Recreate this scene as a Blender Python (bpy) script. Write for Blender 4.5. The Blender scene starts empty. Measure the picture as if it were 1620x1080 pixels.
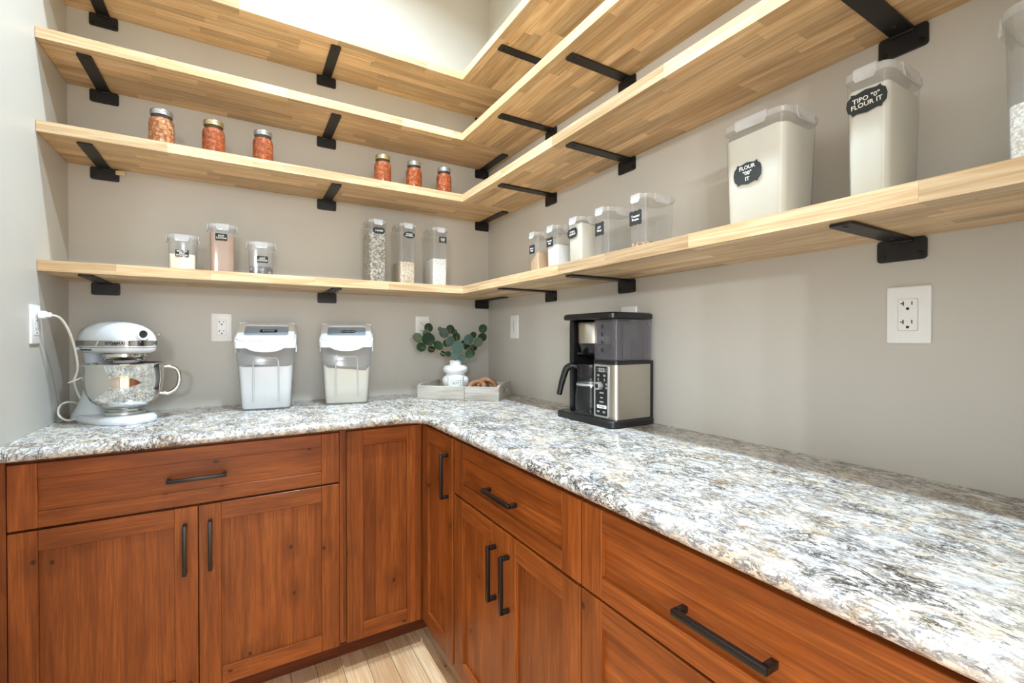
import bpy, bmesh, math, random
from mathutils import Vector, Matrix
random.seed(7)
PI = math.pi
S = bpy.context.scene
COL = S.collection

# ------------------------------------------------------------------ camera
cam_d = bpy.data.cameras.new('camera'); cam = bpy.data.objects.new('camera', cam_d); COL.objects.link(cam)
cam.location = (-1.2158, -2.3091, 1.2066)
cam.rotation_euler = (PI/2 - 0.0088, 0, -0.5363)
cam_d.sensor_width = 36; cam_d.lens = 36*719.13/1620; cam_d.clip_start = 0.02
S.camera = cam
# ------------------------------------------------------------------ world, lights, exposure
W = bpy.data.worlds.new('world'); S.world = W; W.use_nodes = True
WORLD_STRENGTH = 3.8
bg = W.node_tree.nodes['Background']; bg.inputs[0].default_value = (0.90, 0.95, 1.0, 1); bg.inputs[1].default_value = WORLD_STRENGTH
DOWNLIGHT_POWER = 37
NEXT_ROOM_LIGHTS = [((-4.39, -5.86, 2.09), 0.10, 0.14, 50), ((-4.12, -6.11, 2.09), 0.10, 0.14, 34), ((-3.74, -6.43, 2.09), 0.10, 0.14, 50), ((-1.9, -7.5, 2.15), 0.30, 0.30, 55)]   # unseen sources in the next room, sized for crisp light edges on the walls
for (p, w, h, pw) in NEXT_ROOM_LIGHTS:
    ld = bpy.data.lights.new('next_room_light', 'AREA'); ld.shape = 'RECTANGLE'; ld.size = w; ld.size_y = h; ld.energy = pw; ld.color = (0.93, 0.97, 1.0)
    lo = bpy.data.objects.new('next_room_light', ld); COL.objects.link(lo); lo.location = p
    d = Vector((-0.4, -1.2, 1.3)) - Vector(p); lo.rotation_euler = d.to_track_quat('-Z', 'Y').to_euler()
S.view_settings.view_transform = 'Standard'; S.view_settings.look = 'None'; S.view_settings.gamma = 1
S.view_settings.use_curve_mapping = False
S.view_settings.exposure = 0.08
S.cycles.caustics_reflective = False; S.cycles.caustics_refractive = False
S.cycles.max_bounces = 12; S.cycles.diffuse_bounces = 5; S.cycles.transparent_max_bounces = 16

# ------------------------------------------------------------------ materials
def srgb(r, g, b):
    f = lambda c: (c/255/12.92) if c/255 <= 0.04045 else ((c/255+0.055)/1.055)**2.4
    return (f(r), f(g), f(b), 1)
class NT:
    def __init__(s, name):
        s.m = bpy.data.materials.new(name); s.m.use_nodes = True; s.n = s.m.node_tree.nodes; s.l = s.m.node_tree.links
        s.b = s.n['Principled BSDF']; s.out = s.n['Material Output']
    def new(s, t, **k):
        o = s.n.new(t)
        for a, v in k.items(): setattr(o, a, v)
        return o
    def link(s, a, b): s.l.new(a, b)
    def coords(s, scale=(1, 1, 1), rnd=0.0, rot=(0, 0, 0)):
        tc = s.new('ShaderNodeTexCoord'); mp = s.new('ShaderNodeMapping')
        mp.inputs['Scale'].default_value = scale; mp.inputs['Rotation'].default_value = rot
        src = tc.outputs['Object']
        if rnd:
            oi = s.new('ShaderNodeObjectInfo'); vm = s.new('ShaderNodeVectorMath', operation='SCALE')
            cx = s.new('ShaderNodeCombineXYZ')
            m1 = s.new('ShaderNodeMath', operation='MULTIPLY'); m1.inputs[1].default_value = 7.31
            m2 = s.new('ShaderNodeMath', operation='MULTIPLY'); m2.inputs[1].default_value = 3.77
            s.link(oi.outputs['Random'], cx.inputs[0]); s.link(oi.outputs['Random'], m1.inputs[0]); s.link(m1.outputs[0], cx.inputs[1])
            s.link(oi.outputs['Random'], m2.inputs[0]); s.link(m2.outputs[0], cx.inputs[2])
            s.link(cx.outputs[0], vm.inputs[0]); vm.inputs['Scale'].default_value = rnd
            ad = s.new('ShaderNodeVectorMath', operation='ADD'); s.link(src, ad.inputs[0]); s.link(vm.outputs[0], ad.inputs[1]); src = ad.outputs[0]
        s.link(src, mp.inputs[0]); return mp.outputs[0]
    def noise(s, co, scale, detail=4, rough=0.55, dist=0.0):
        n = s.new('ShaderNodeTexNoise'); n.inputs['Scale'].default_value = scale; n.inputs['Detail'].default_value = detail
        n.inputs['Roughness'].default_value = rough; n.inputs['Distortion'].default_value = dist; s.link(co, n.inputs['Vector']); return n.outputs['Fac']
    def ramp(s, fac, stops, interp='LINEAR'):
        r = s.new('ShaderNodeValToRGB'); r.color_ramp.interpolation = interp
        e = r.color_ramp.elements
        while len(e) < len(stops): e.new(0.5)
        for i, (p, c) in enumerate(stops):
            e[i].position = p; e[i].color = c if len(c) == 4 else (*c, 1)
        s.link(fac, r.inputs[0]); return r.outputs[0]
    def mix(s, fac, a, b, mode='MIX'):
        m = s.new('ShaderNodeMix', data_type='RGBA', blend_type=mode)
        for sock, v in ((m.inputs['Factor'], fac), (m.inputs[6], a), (m.inputs[7], b)):
            if hasattr(v, 'is_linked') or hasattr(v, 'links'): s.link(v, sock)
            else: sock.default_value = v
        return m.outputs[2]
    def bump(s, fac, strength=0.2, dist=0.002):
        b = s.new('ShaderNodeBump'); b.inputs['Strength'].default_value = strength; b.inputs['Distance'].default_value = dist
        s.link(fac, b.inputs['Height']); s.link(b.outputs[0], s.b.inputs['Normal'])
    def set(s, rough=None, metal=None, color=None, spec=None, coat=None):
        if rough is not None: s.b.inputs['Roughness'].default_value = rough
        if metal is not None: s.b.inputs['Metallic'].default_value = metal
        if spec is not None: s.b.inputs['Specular IOR Level'].default_value = spec
        if coat is not None: s.b.inputs['Coat Weight'].default_value = coat; s.b.inputs['Coat Roughness'].default_value = 0.12
        if color is not None:
            if hasattr(color, 'links'): s.link(color, s.b.inputs['Base Color'])
            else: s.b.inputs['Base Color'].default_value = color
        return s.m
G = lambda v: (v, v, v, 1)
def plain(name, col, rough=0.5, metal=0, nscale=60, var=0.06, bump=0.0, spec=0.5, coat=None):
    t = NT(name); co = t.coords()
    n = t.noise(co, nscale, 3)
    c = t.mix(t.ramp(n, [(0.3, G(0)), (0.7, G(1))]), tuple(x*(1-var) for x in col[:3])+(1,), tuple(min(1, x*(1+var)) for x in col[:3])+(1,))
    if bump: t.bump(n, bump, 0.001)
    return t.set(rough, metal, c, spec, coat)
def wood(name, axis, dark, mid, light, along=1.3, across=16, fine=150, rough=0.45, var=0.35, knots=0.0, boards=0.0, coat=None, bump=0.08):
    t = NT(name)
    sc = [across]*3; sc[axis] = along
    sf = [fine]*3; sf[axis] = fine*0.035
    co = t.coords(sc, rnd=9.0); cf = t.coords(sf, rnd=9.0)
    n1 = t.noise(co, 1.0, 5, 0.6, 1.4); n2 = t.noise(cf, 1.0, 3, 0.6, 0.2)
    base = t.ramp(n1, [(0.22, dark), (0.46, mid), (0.74, light)])
    c = t.mix(t.ramp(n2, [(0.36, G(0.0)), (0.60, G(0.55))]), base, dark)
    # growth-ring figure
    wv = t.new('ShaderNodeTexWave', wave_type='BANDS', bands_direction='XYZ'[(axis+1) % 3] if axis != 2 else 'X')
    wv.inputs['Scale'].default_value = 0.55; wv.inputs['Distortion'].default_value = 9.0; wv.inputs['Detail'].default_value = 2.5; wv.inputs['Detail Scale'].default_value = 0.8
    t.link(co, wv.inputs['Vector'])
    c = t.mix(t.ramp(wv.outputs['Fac'], [(0.0, G(0.42)), (0.16, G(0.0))]), c, dark)
    if knots:
        # surface coordinates: distance along the grain and across it (each board lies in one vertical or level plane)
        sp = t.new('ShaderNodeSeparateXYZ'); t.link(t.coords((1, 1, 1), rnd=9.0), sp.inputs[0]); o = [sp.outputs[i] for i in range(3)]
        ac = t.new('ShaderNodeMath', operation='ADD'); oth = [o[i] for i in range(3) if i != axis]; t.link(oth[0], ac.inputs[0]); t.link(oth[1], ac.inputs[1])
        al = t.new('ShaderNodeMath', operation='MULTIPLY'); t.link(o[axis], al.inputs[0]); al.inputs[1].default_value = 0.75
        cb = t.new('ShaderNodeCombineXYZ'); t.link(ac.outputs[0], cb.inputs[0]); t.link(al.outputs[0], cb.inputs[1])
        wob = t.new('ShaderNodeVectorMath', operation='ADD'); t.link(cb.outputs[0], wob.inputs[0])
        nw = t.new('ShaderNodeTexNoise'); nw.inputs['Scale'].default_value = 60; t.link(cb.outputs[0], nw.inputs['Vector'])
        sw = t.new('ShaderNodeVectorMath', operation='SCALE'); sw.inputs['Scale'].default_value = 0.008; t.link(nw.outputs['Color'], sw.inputs[0]); t.link(sw.outputs[0], wob.inputs[1])
        v = t.new('ShaderNodeTexVoronoi', voronoi_dimensions='2D'); v.inputs['Scale'].default_value = 6.0; t.link(wob.outputs[0], v.inputs['Vector'])
        sc_ = t.new('ShaderNodeSeparateColor'); t.link(v.outputs['Color'], sc_.inputs[0])
        gate = t.ramp(sc_.outputs[0], [(0.50, G(0)), (0.52, G(1))], 'CONSTANT')
        for (r0, r1, amt) in ((0.10, 0.26, 0.38), (0.018, 0.042, 0.85)):
            mu = t.new('ShaderNodeMath', operation='MULTIPLY'); t.link(t.ramp(v.outputs['Distance'], [(r0, G(amt)), (r1, G(0))]), mu.inputs[0]); t.link(gate, mu.inputs[1])
            c = t.mix(mu.outputs[0], c, tuple(x*(0.75 if r0 > 0.05 else 0.25) for x in dark[:3])+(1,))
        if boards:
            bd = t.new('ShaderNodeMath', operation='MULTIPLY'); t.link(ac.outputs[0], bd.inputs[0]); bd.inputs[1].default_value = 1/boards
            fl = t.new('ShaderNodeMath', operation='FLOOR'); t.link(bd.outputs[0], fl.inputs[0])
            wn = t.new('ShaderNodeTexWhiteNoise', noise_dimensions='1D'); t.link(fl.outputs[0], wn.inputs['W'])
            hb = t.new('ShaderNodeHueSaturation'); mb = t.new('ShaderNodeMapRange'); t.link(wn.outputs['Value'], mb.inputs[0]); mb.inputs[3].default_value = 0.84; mb.inputs[4].default_value = 1.14
            t.link(mb.outputs[0], hb.inputs['Value']); t.link(c, hb.inputs['Color']); c = hb.outputs[0]
    oi = t.new('ShaderNodeObjectInfo')
    h = t.new('ShaderNodeHueSaturation'); t.link(c, h.inputs['Color'])
    mr = t.new('ShaderNodeMapRange'); t.link(oi.outputs['Random'], mr.inputs[0]); mr.inputs[3].default_value = 1-var; mr.inputs[4].default_value = 1+var*0.55
    t.link(mr.outputs[0], h.inputs['Value']); h.inputs['Saturation'].default_value = 1.0
    t.bump(n2, bump, 0.0006)
    return t.set(rough, 0, h.outputs[0], 0.28, coat)
M = {}
def wall_paint():
    t = NT('wall_paint'); co = t.coords(); n = t.noise(co, 75, 4, 0.6); n2 = t.noise(co, 5, 3)
    c = t.mix(n2, srgb(195, 191, 182), srgb(202, 198, 190)); t.bump(n, 0.16, 0.0015); return t.set(0.42, 0, c, 0.35)
M['wall'] = wall_paint()
M['ceiling'] = plain('ceiling_paint', srgb(235, 235, 232), 0.8, bump=0.1, nscale=150, var=0.02)
M['white_trim'] = plain('white_trim_paint', srgb(238, 238, 234), 0.35, var=0.02)
SH = dict(dark=srgb(184, 146, 102), mid=srgb(224, 194, 152), light=srgb(238, 216, 182))
M['shelf_x'] = wood('butcher_block_x', 0, **SH, along=2.2, across=26, var=0.30, rough=0.42, bump=0.05)
M['shelf_y'] = wood('butcher_block_y', 1, **SH, along=2.2, across=26, var=0.30, rough=0.42, bump=0.05)
CH = dict(dark=srgb(100, 48, 14), mid=srgb(143, 75, 28), light=srgb(164, 92, 38))
M['cherry_z'] = wood('cherry_z', 2, **CH, along=1.6, across=13, fine=230, var=0.12, knots=0.05, boards=0.095, rough=0.40, coat=0.04)
M['cherry_x'] = wood('cherry_x', 0, **CH, along=1.6, across=13, fine=230, var=0.12, knots=0.035, rough=0.40, coat=0.04)
M['cherry_y'] = wood('cherry_y', 1, **CH, along=1.6, across=13, fine=230, var=0.12, knots=0.035, rough=0.40, coat=0.04)
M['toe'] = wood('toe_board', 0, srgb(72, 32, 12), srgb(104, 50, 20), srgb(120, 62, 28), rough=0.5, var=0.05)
M['floor'] = wood('maple_floor', 1, srgb(196, 146, 98), srgb(232, 198, 156), srgb(240, 214, 180), along=0.9, across=14, var=0.14, rough=0.35, knots=0.03)
def granite():
    t = NT('granite')
    co = t.coords((1, 0.50, 1), rot=(0, 0, 0.25)); ci = t.coords((1, 1, 1))
    big = t.noise(ci, 6.0, 3, 0.6, 0.6); n3 = t.noise(ci, 14, 4, 0.6, 1.0)
    c = t.ramp(n3, [(0.36, srgb(204, 203, 202)), (0.50, srgb(222, 218, 211)), (0.64, srgb(218, 205, 185))])
    def veins(scale, width, dist, seed):
        cs = t.new('ShaderNodeVectorMath', operation='ADD'); t.link(co, cs.inputs[0]); cs.inputs[1].default_value = (seed, seed*1.7, seed*0.3)
        v = t.new('ShaderNodeMath', operation='SUBTRACT'); t.link(t.noise(cs.outputs[0], scale, 6, 0.74, dist), v.inputs[0]); v.inputs[1].default_value = 0.5
        a = t.new('ShaderNodeMath', operation='ABSOLUTE'); t.link(v.outputs[0], a.inputs[0])
        return t.ramp(a.outputs[0], [(0.0, G(1)), (width*0.45, G(0.85)), (width, G(0))])
    def times(a, b):
        m = t.new('ShaderNodeMath', operation='MULTIPLY'); t.link(a, m.inputs[0]); t.link(b, m.inputs[1]); return m.outputs[0]
    m1 = t.ramp(t.noise(co, 26, 4, 0.6, 0.8), [(0.40, G(0.25)), (0.56, G(1.0))])
    m2 = t.ramp(t.noise(ci, 17, 4, 0.6, 0.5), [(0.48, G(0.0)), (0.64, G(0.9))])
    c = t.mix(times(veins(52, 0.058, 0.5, 3.1), m1), c, srgb(118, 118, 122))
    c = t.mix(times(veins(34, 0.050, 0.6, 9.4), m2), c, srgb(140, 116, 84))
    c = t.mix(t.ramp(t.noise(co, 110, 6, 0.78, 0.5), [(0.55, G(0)), (0.63, G(0.9))]), c, srgb(84, 80, 78))
    c = t.mix(times(veins(27, 0.034, 0.7, 1.2), t.ramp(big, [(0.44, G(0.15)), (0.58, G(1))])), c, srgb(56, 48, 42))
    c = t.mix(t.ramp(t.noise(ci, 30, 3, 0.5, 0.6), [(0.68, G(0)), (0.74, G(0.7))]), c, srgb(150, 106, 66))
    return t.set(0.18, 0, c, 0.5)
M['granite'] = granite()
M['black_metal'] = plain('black_powder_coat', srgb(26, 24, 23), 0.42, 0.0, 300, 0.2, 0.05, spec=0.5)
M['bronze'] = plain('dark_bronze', srgb(30, 26, 23), 0.3, 0.35, 200, 0.2, spec=0.6)
M['outlet'] = plain('outlet_white', srgb(240, 240, 238), 0.3, var=0.015)
M['slot'] = plain('slot_dark', srgb(38, 36, 34), 0.6)
M['groove'] = plain('outlet_groove', srgb(190, 190, 188), 0.5)
def clear(name, tint=(0.96, 0.97, 0.97, 1), haze=0.10, hazecol=(0.85, 0.87, 0.9, 1), rough=0.08, gl=0.5):
    t = NT(name); t.n.remove(t.b)
    tr = t.new('ShaderNodeBsdfTransparent'); tr.inputs[0].default_value = tint
    gs = t.new('ShaderNodeBsdfGlossy'); gs.inputs['Roughness'].default_value = rough
    df = t.new('ShaderNodeBsdfDiffuse'); df.inputs[0].default_value = hazecol
    tl = t.new('ShaderNodeBsdfTranslucent'); tl.inputs[0].default_value = hazecol
    mh = t.new('ShaderNodeMixShader'); mh.inputs[0].default_value = 0.5; t.link(df.outputs[0], mh.inputs[1]); t.link(tl.outputs[0], mh.inputs[2])
    co = t.coords(); nz = t.noise(co, 18, 3); hz = t.new('ShaderNodeMapRange'); t.link(nz, hz.inputs[0]); hz.inputs[3].default_value = haze*0.7; hz.inputs[4].default_value = haze*1.3
    m1 = t.new('ShaderNodeMixShader'); t.link(hz.outputs[0], m1.inputs[0]); t.link(tr.outputs[0], m1.inputs[1]); t.link(mh.outputs[0], m1.inputs[2])
    lw = t.new('ShaderNodeLayerWeight'); lw.inputs[0].default_value = 0.5
    pw = t.new('ShaderNodeMath', operation='POWER'); pw.inputs[1].default_value = 3.5; t.link(lw.outputs['Facing'], pw.inputs[0])
    mu = t.new('ShaderNodeMath', operation='MULTIPLY_ADD'); mu.inputs[1].default_value = gl; mu.inputs[2].default_value = 0.035; t.link(pw.outputs[0], mu.inputs[0])
    m2 = t.new('ShaderNodeMixShader'); t.link(mu.outputs[0], m2.inputs[0]); t.link(m1.outputs[0], m2.inputs[1]); t.link(gs.outputs[0], m2.inputs[2])
    t.link(m2.outputs[0], t.out.inputs[0]); return t.m
M['clear'] = clear('clear_plastic', haze=0.12)
M['frost'] = clear('frosted_plastic', haze=0.42, hazecol=(0.9, 0.91, 0.93, 1), rough=0.2)
M['clasp'] = clear('clasp_plastic', haze=0.62, hazecol=(0.93, 0.93, 0.94, 1), rough=0.15)
M['bin_clear'] = clear('bin_plastic', haze=0.22, hazecol=(0.82, 0.86, 0.92, 1), rough=0.12)
M['glass'] = clear('jar_glass', haze=0.02, rough=0.03)
M['smoke'] = clear('smoked_plastic', tint=(0.84, 0.83, 0.85, 1), haze=0.20, hazecol=(0.48, 0.47, 0.50, 1), rough=0.08)
M['blue_window'] = clear('lid_window', tint=(0.86, 0.92, 0.97, 1), haze=0.75, hazecol=(0.66, 0.76, 0.86, 1), rough=0.1)
M['bin_white'] = plain('white_plastic', srgb(243, 246, 248), 0.3, var=0.01)
M['label'] = plain('chalk_label', srgb(40, 42, 42), 0.75, var=0.1)
M['chalk'] = plain('chalk_ink', srgb(238, 238, 232), 0.8, var=0.03)
def grain(name, cols, scale, bump=0.5, vor=True):
    t = NT(name); co = t.coords()
    v = t.new('ShaderNodeTexVoronoi'); v.inputs['Scale'].default_value = scale; t.link(co, v.inputs['Vector'])
    sp = t.new('ShaderNodeSeparateColor'); t.link(v.outputs['Color'], sp.inputs[0])
    k = len(cols); c = t.ramp(sp.outputs[0], [((i+0.5)/k, q) for i, q in enumerate(cols)])
    c = t.mix(t.ramp(v.outputs['Distance'], [(0.35, G(0)), (0.8, G(0.5))]), c, tuple(x*0.5 for x in cols[0][:3])+(1,))
    t.bump(v.outputs['Distance'], bump, 0.003); return t.set(0.7, 0, c, 0.3)
M['sugar'] = plain('white_sugar', srgb(230, 230, 230), 0.7, nscale=400, var=0.02, bump=0.2)
M['flour'] = plain('flour', srgb(212, 207, 194), 0.9, nscale=25, var=0.02, bump=0.15)
M['cream_powder'] = plain('cream_powder', srgb(240, 230, 208), 0.9, nscale=60, var=0.03, bump=0.2)
M['cocoa'] = plain('cocoa_powder', srgb(176, 142, 118), 0.9, nscale=40, var=0.06, bump=0.2)
M['brown_sugar'] = plain('brown_sugar', srgb(196, 160, 122), 0.9, nscale=80, var=0.08, bump=0.2)
M['lentils'] = grain('seed_mix', [srgb(120, 112, 100), srgb(190, 182, 165), srgb(214, 206, 190), srgb(160, 152, 138)], 150)
M['oats'] = grain('pale_oats', [srgb(204, 182, 154), srgb(226, 208, 182), srgb(236, 222, 200)], 190)
M['rice'] = grain('white_rice', [srgb(236, 234, 228), srgb(247, 246, 242)], 220, 0.2)
M['chocolate'] = grain('chocolate_pieces', [srgb(52, 42, 40), srgb(104, 92, 90), srgb(168, 160, 158), srgb(70, 60, 58)], 95)
M['nuts'] = grain('chopped_nuts', [srgb(140, 100, 70), srgb(190, 158, 124), srgb(214, 190, 160), srgb(110, 78, 56)], 120)
M['speckled'] = grain('speckled_flour', [srgb(200, 184, 168), srgb(226, 222, 214), srgb(228, 224, 217), srgb(230, 226, 220)], 260, 0.1)
M['wheat_flour'] = plain('unbleached_flour', srgb(222, 215, 198), 0.9, nscale=300, var=0.05, bump=0.25)
M['sauce'] = grain('tomato_sauce', [srgb(148, 62, 14), srgb(172, 80, 22), srgb(188, 100, 36), srgb(132, 52, 10)], 110, 0.2)
M['salsa'] = grain('chunky_relish', [srgb(160, 78, 34), srgb(190, 124, 74), srgb(206, 156, 106), srgb(150, 92, 46)], 130, 0.3)
M['silver_lid'] = plain('tin_lid_silver', srgb(196, 198, 200), 0.3, 0.85)
M['gold_lid'] = plain('tin_lid_gold', srgb(206, 192, 150), 0.32, 0.85)
def brushed(name, col, rough, axis=2):
    t = NT(name); sc = [400]*3; sc[axis] = 6
    n = t.noise(t.coords(sc), 1.0, 2); c = t.mix(n, tuple(x*0.86 for x in col[:3])+(1,), col); return t.set(rough, 1.0, c)
M['steel'] = brushed('brushed_steel', srgb(200, 194, 182), 0.34, 1)
M['silver'] = plain('silver_plastic', srgb(196, 198, 198), 0.3, 0.6, var=0.02)
M['chrome'] = plain('polished_steel', srgb(222, 220, 214), 0.07, 1.0, var=0.01)
M['mixer_white'] = plain('mixer_enamel', srgb(226, 232, 238), 0.16, 0.0, var=0.01, coat=0.6)
M['black_plastic'] = plain('black_plastic', srgb(22, 22, 23), 0.32, 0, 200, 0.15, spec=0.5)
M['rubber'] = plain('dark_rubber', srgb(30, 30, 30), 0.7)
M['cord'] = plain('white_cord', srgb(226, 222, 208), 0.4, var=0.03)
M['ceramic'] = plain('white_ceramic', srgb(240, 241, 240), 0.2, 0, 20, 0.01, coat=0.3)
M['paper'] = plain('paper_label', srgb(226, 240, 236), 0.7, var=0.02)
M['ink_green'] = plain('green_ink', srgb(44, 78, 70), 0.7)
M['ink_grey'] = plain('grey_ink', srgb(92, 94, 98), 0.5)
M['stem'] = plain('eucalyptus_stem', srgb(140, 122, 82), 0.6)
def leafm(name, a, b):
    t = NT(name); co = t.coords((1, 1, 1), rnd=3.0); n = t.noise(co, 45, 4); c = t.mix(n, a, b)
    oi = t.new('ShaderNodeObjectInfo'); h = t.new('ShaderNodeHueSaturation'); t.link(c, h.inputs['Color'])
    mr = t.new('ShaderNodeMapRange'); t.link(oi.outputs['Random'], mr.inputs[0]); mr.inputs[3].default_value = 0.8; mr.inputs[4].default_value = 1.2; t.link(mr.outputs[0], h.inputs['Value'])
    return t.set(0.5, 0, h.outputs[0], 0.3)
M['leaf_dark'] = leafm('leaf_dark', srgb(44, 74, 50), srgb(70, 100, 66))
M['leaf_blue'] = leafm('leaf_blue', srgb(86, 116, 104), srgb(122, 148, 134))
M['leaf_grey'] = leafm('leaf_grey', srgb(116, 134, 110), srgb(140, 154, 132))
M['grey_wood'] = wood('whitewashed_wood', 0, srgb(150, 140, 128), srgb(192, 186, 176), srgb(210, 205, 196), along=3, across=22, var=0.06, rough=0.7)
M['knot_wood'] = wood('acacia_links', 0, srgb(98, 64, 40), srgb(158, 112, 76), srgb(186, 140, 100), along=10, across=34, var=0.2, rough=0.5)
M['pale_wood'] = plain('shim_wood', srgb(222, 200, 160), 0.6)

# ------------------------------------------------------------------ mesh helpers
def BM(): return bmesh.new()
def box(bm, x0, x1, y0, y1, z0, z1, bev=0.0, seg=2):
    r = bmesh.ops.create_cube(bm, size=1.0, matrix=Matrix.Translation(((x0+x1)/2, (y0+y1)/2, (z0+z1)/2)) @ Matrix.Diagonal((abs(x1-x0), abs(y1-y0), abs(z1-z0), 1)))
    if bev:
        es = set(e for v in r['verts'] for e in v.link_edges)
        bmesh.ops.bevel(bm, geom=list(es), offset=bev, segments=seg, affect='EDGES', profile=0.5)
    return bm
def face(bm, vs):
    try: bm.faces.new(vs)
    except ValueError: pass
def loft(bm, secs, cap0=True, cap1=True, closed=True):
    rings = [[bm.verts.new(p) for p in s] for s in secs]
    n = len(rings[0])
    for a, b in zip(rings, rings[1:]):
        for i in range(n if closed else n-1):
            face(bm, (a[i], a[(i+1) % n], b[(i+1) % n], b[i]))
    if cap0: face(bm, list(reversed(rings[0])))
    if cap1: face(bm, rings[-1])
    return rings
def lathe(bm, prof, n=28, c=(0, 0, 0), axis='z', a0=0.0):
    rings = []
    for r, z in prof:
        if r < 1e-6: pts = [(0, 0, z)]
        else: pts = [(r*math.cos(a0+2*PI*i/n), r*math.sin(a0+2*PI*i/n), z) for i in range(n)]
        if axis == 'x': pts = [(q[2], q[0], q[1]) for q in pts]
        if axis == 'y': pts = [(q[1], q[2], q[0]) for q in pts]
        rings.append([bm.verts.new((p[0]+c[0], p[1]+c[1], p[2]+c[2])) for p in pts])
    for a, b in zip(rings, rings[1:]):
        for i in range(n):
            j = (i+1) % n
            if len(a) == 1 and len(b) == 1: continue
            if len(a) == 1: face(bm, (a[0], b[j], b[i]))
            elif len(b) == 1: face(bm, (a[i], a[j], b[0]))
            else: face(bm, (a[i], a[j], b[j], b[i]))
    return bm
def cyl(bm, c, r, h, axis='z', n=20): return lathe(bm, [(0, 0), (r, 0), (r, h), (0, h)], n, c, axis)
def catmull(pts, k=8, closed=False):
    P = [Vector(p) for p in pts]; out = []; n = len(P)
    for i in range(n if closed else n-1):
        g = lambda j: P[j % n] if closed else P[max(0, min(n-1, j))]
        p0, p1, p2, p3 = g(i-1), g(i), g(i+1), g(i+2)
        for s in range(k):
            t = s/k
            out.append(0.5*((2*p1)+(p2-p0)*t+(2*p0-5*p1+4*p2-p3)*t*t+(3*p1-p0-3*p2+p3)*t**3))
    if not closed: out.append(P[-1])
    return out
def tube(bm, pts, r, n=8, closed=False, flat=1.0):
    P = [Vector(p) for p in pts]; m = len(P); secs = []
    T = [((P[(i+1) % m]-P[i-1]) if closed else (P[min(m-1, i+1)]-P[max(0, i-1)])).normalized() for i in range(m)]
    up = Vector((0, 0, 1)) if abs(T[0].z) < 0.9 else Vector((1, 0, 0))
    u = (up-T[0]*up.dot(T[0])).normalized()
    for i in range(m):
        u = (u-T[i]*u.dot(T[i])).normalized(); w = T[i].cross(u); rr = r[i] if isinstance(r, (list, tuple)) else r
        secs.append([P[i]+(u*math.cos(2*PI*k/n)*flat+w*math.sin(2*PI*k/n))*rr for k in range(n)])
    if closed:
        rings = [[bm.verts.new(p) for p in s] for s in secs]
        for a, b in zip(rings, rings[1:]+rings[:1]):
            for i in range(n): face(bm, (a[i], a[(i+1) % n], b[(i+1) % n], b[i]))
    else: loft(bm, secs)
    return bm
def rrect(w, d, r, n=4, cx=0, cy=0):
    pts = []
    for (sx, sy, a0) in ((1, 1, 0), (-1, 1, PI/2), (-1, -1, PI), (1, -1, 1.5*PI)):
        for i in range(n+1):
            a = a0+PI/2*i/n; pts.append((cx+sx*(w/2-r)+r*math.cos(a), cy+sy*(d/2-r)+r*math.sin(a)))
    return pts
def prism(bm, poly, z0, z1, mat=None):
    secs = [[Vector((p[0], p[1], z)) for p in poly] for z in (z0, z1)]
    if mat: secs = [[mat @ p for p in s] for s in secs]
    loft(bm, secs); return bm
FRONT = Matrix(((1, 0, 0, 0), (0, 0, -1, 0), (0, 1, 0, 0), (0, 0, 0, 1)))      # polygon xy -> xz, extruded towards -y
def link_obj(name, me, parent=None):
    o = bpy.data.objects.new(name, me); COL.objects.link(o)
    if parent: o.parent = parent
    return o
def obj(name, bm, mat, parent=None, smooth=35, label=None):
    bmesh.ops.recalc_face_normals(bm, faces=bm.faces)
    me = bpy.data.meshes.new(name); bm.to_mesh(me); bm.free()
    if smooth: me.shade_smooth(); me.set_sharp_from_angle(angle=math.radians(smooth))
    me.materials.append(M[mat] if isinstance(mat, str) else mat)
    o = link_obj(name, me, parent)
    if label: o['label'] = label
    return o
def tag(o, label, cat, group=None):
    o['label'] = label; o['category'] = cat
    if group: o['group'] = group
    return o
def thing(name, label, cat, loc=(0, 0, 0), rz=0, group=None):
    o = link_obj(name, None); o.location = loc; o.rotation_euler = (0, 0, rz); o.empty_display_size = 0.05
    return tag(o, label, cat, group)
def struct(o): o['kind'] = 'structure'; return o
_txt = {}
def text_line(body, size, spacing, shear, weight):
    key = (body, size, spacing, shear, weight)
    if key not in _txt:
        cu = bpy.data.curves.new('t', 'FONT'); cu.body = body; cu.size = size; cu.align_x = 'CENTER'; cu.align_y = 'CENTER'
        cu.space_character = spacing; cu.shear = shear; cu.extrude = 0.0002; cu.resolution_u = 2; cu.offset = weight
        to = bpy.data.objects.new('t', cu); COL.objects.link(to)
        bpy.context.view_layer.update()
        _txt[key] = bpy.data.meshes.new_from_object(to.evaluated_get(bpy.context.evaluated_depsgraph_get()))
        bpy.data.objects.remove(to)
    return _txt[key]
def text_obj(name, body, size, mat, parent, mtx, spacing=1.0, line=1.0, shear=0.0, weight=0.0):
    lines = body.split('\n'); b = BM()
    for i, q in enumerate(lines):
        me = text_line(q, size, spacing, shear, weight).copy()
        me.transform(mtx @ Matrix.Translation((0, ((len(lines)-1)/2-i)*size*line, 0))); b.from_mesh(me); bpy.data.meshes.remove(me)
    me = bpy.data.meshes.new(name); b.to_mesh(me); b.free(); me.materials.append(M[mat])
    return link_obj(name, me, parent)

# ------------------------------------------------------------------ dimensions of the pantry
LX = -1.771; FY = -2.42; CZ = 3.24
SD, SD2, TH = 0.309, 0.303, 0.035
LEV = [2.440, 2.1514, 1.8576, 1.4177]          # undersides of the four shelves, top one first
LNAME = ['top', 'second', 'third', 'lowest']
CT = 0.914; CB = 0.882; CF, CF2 = 0.647, 0.632
A, A2 = 0.6095, 0.6134

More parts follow.
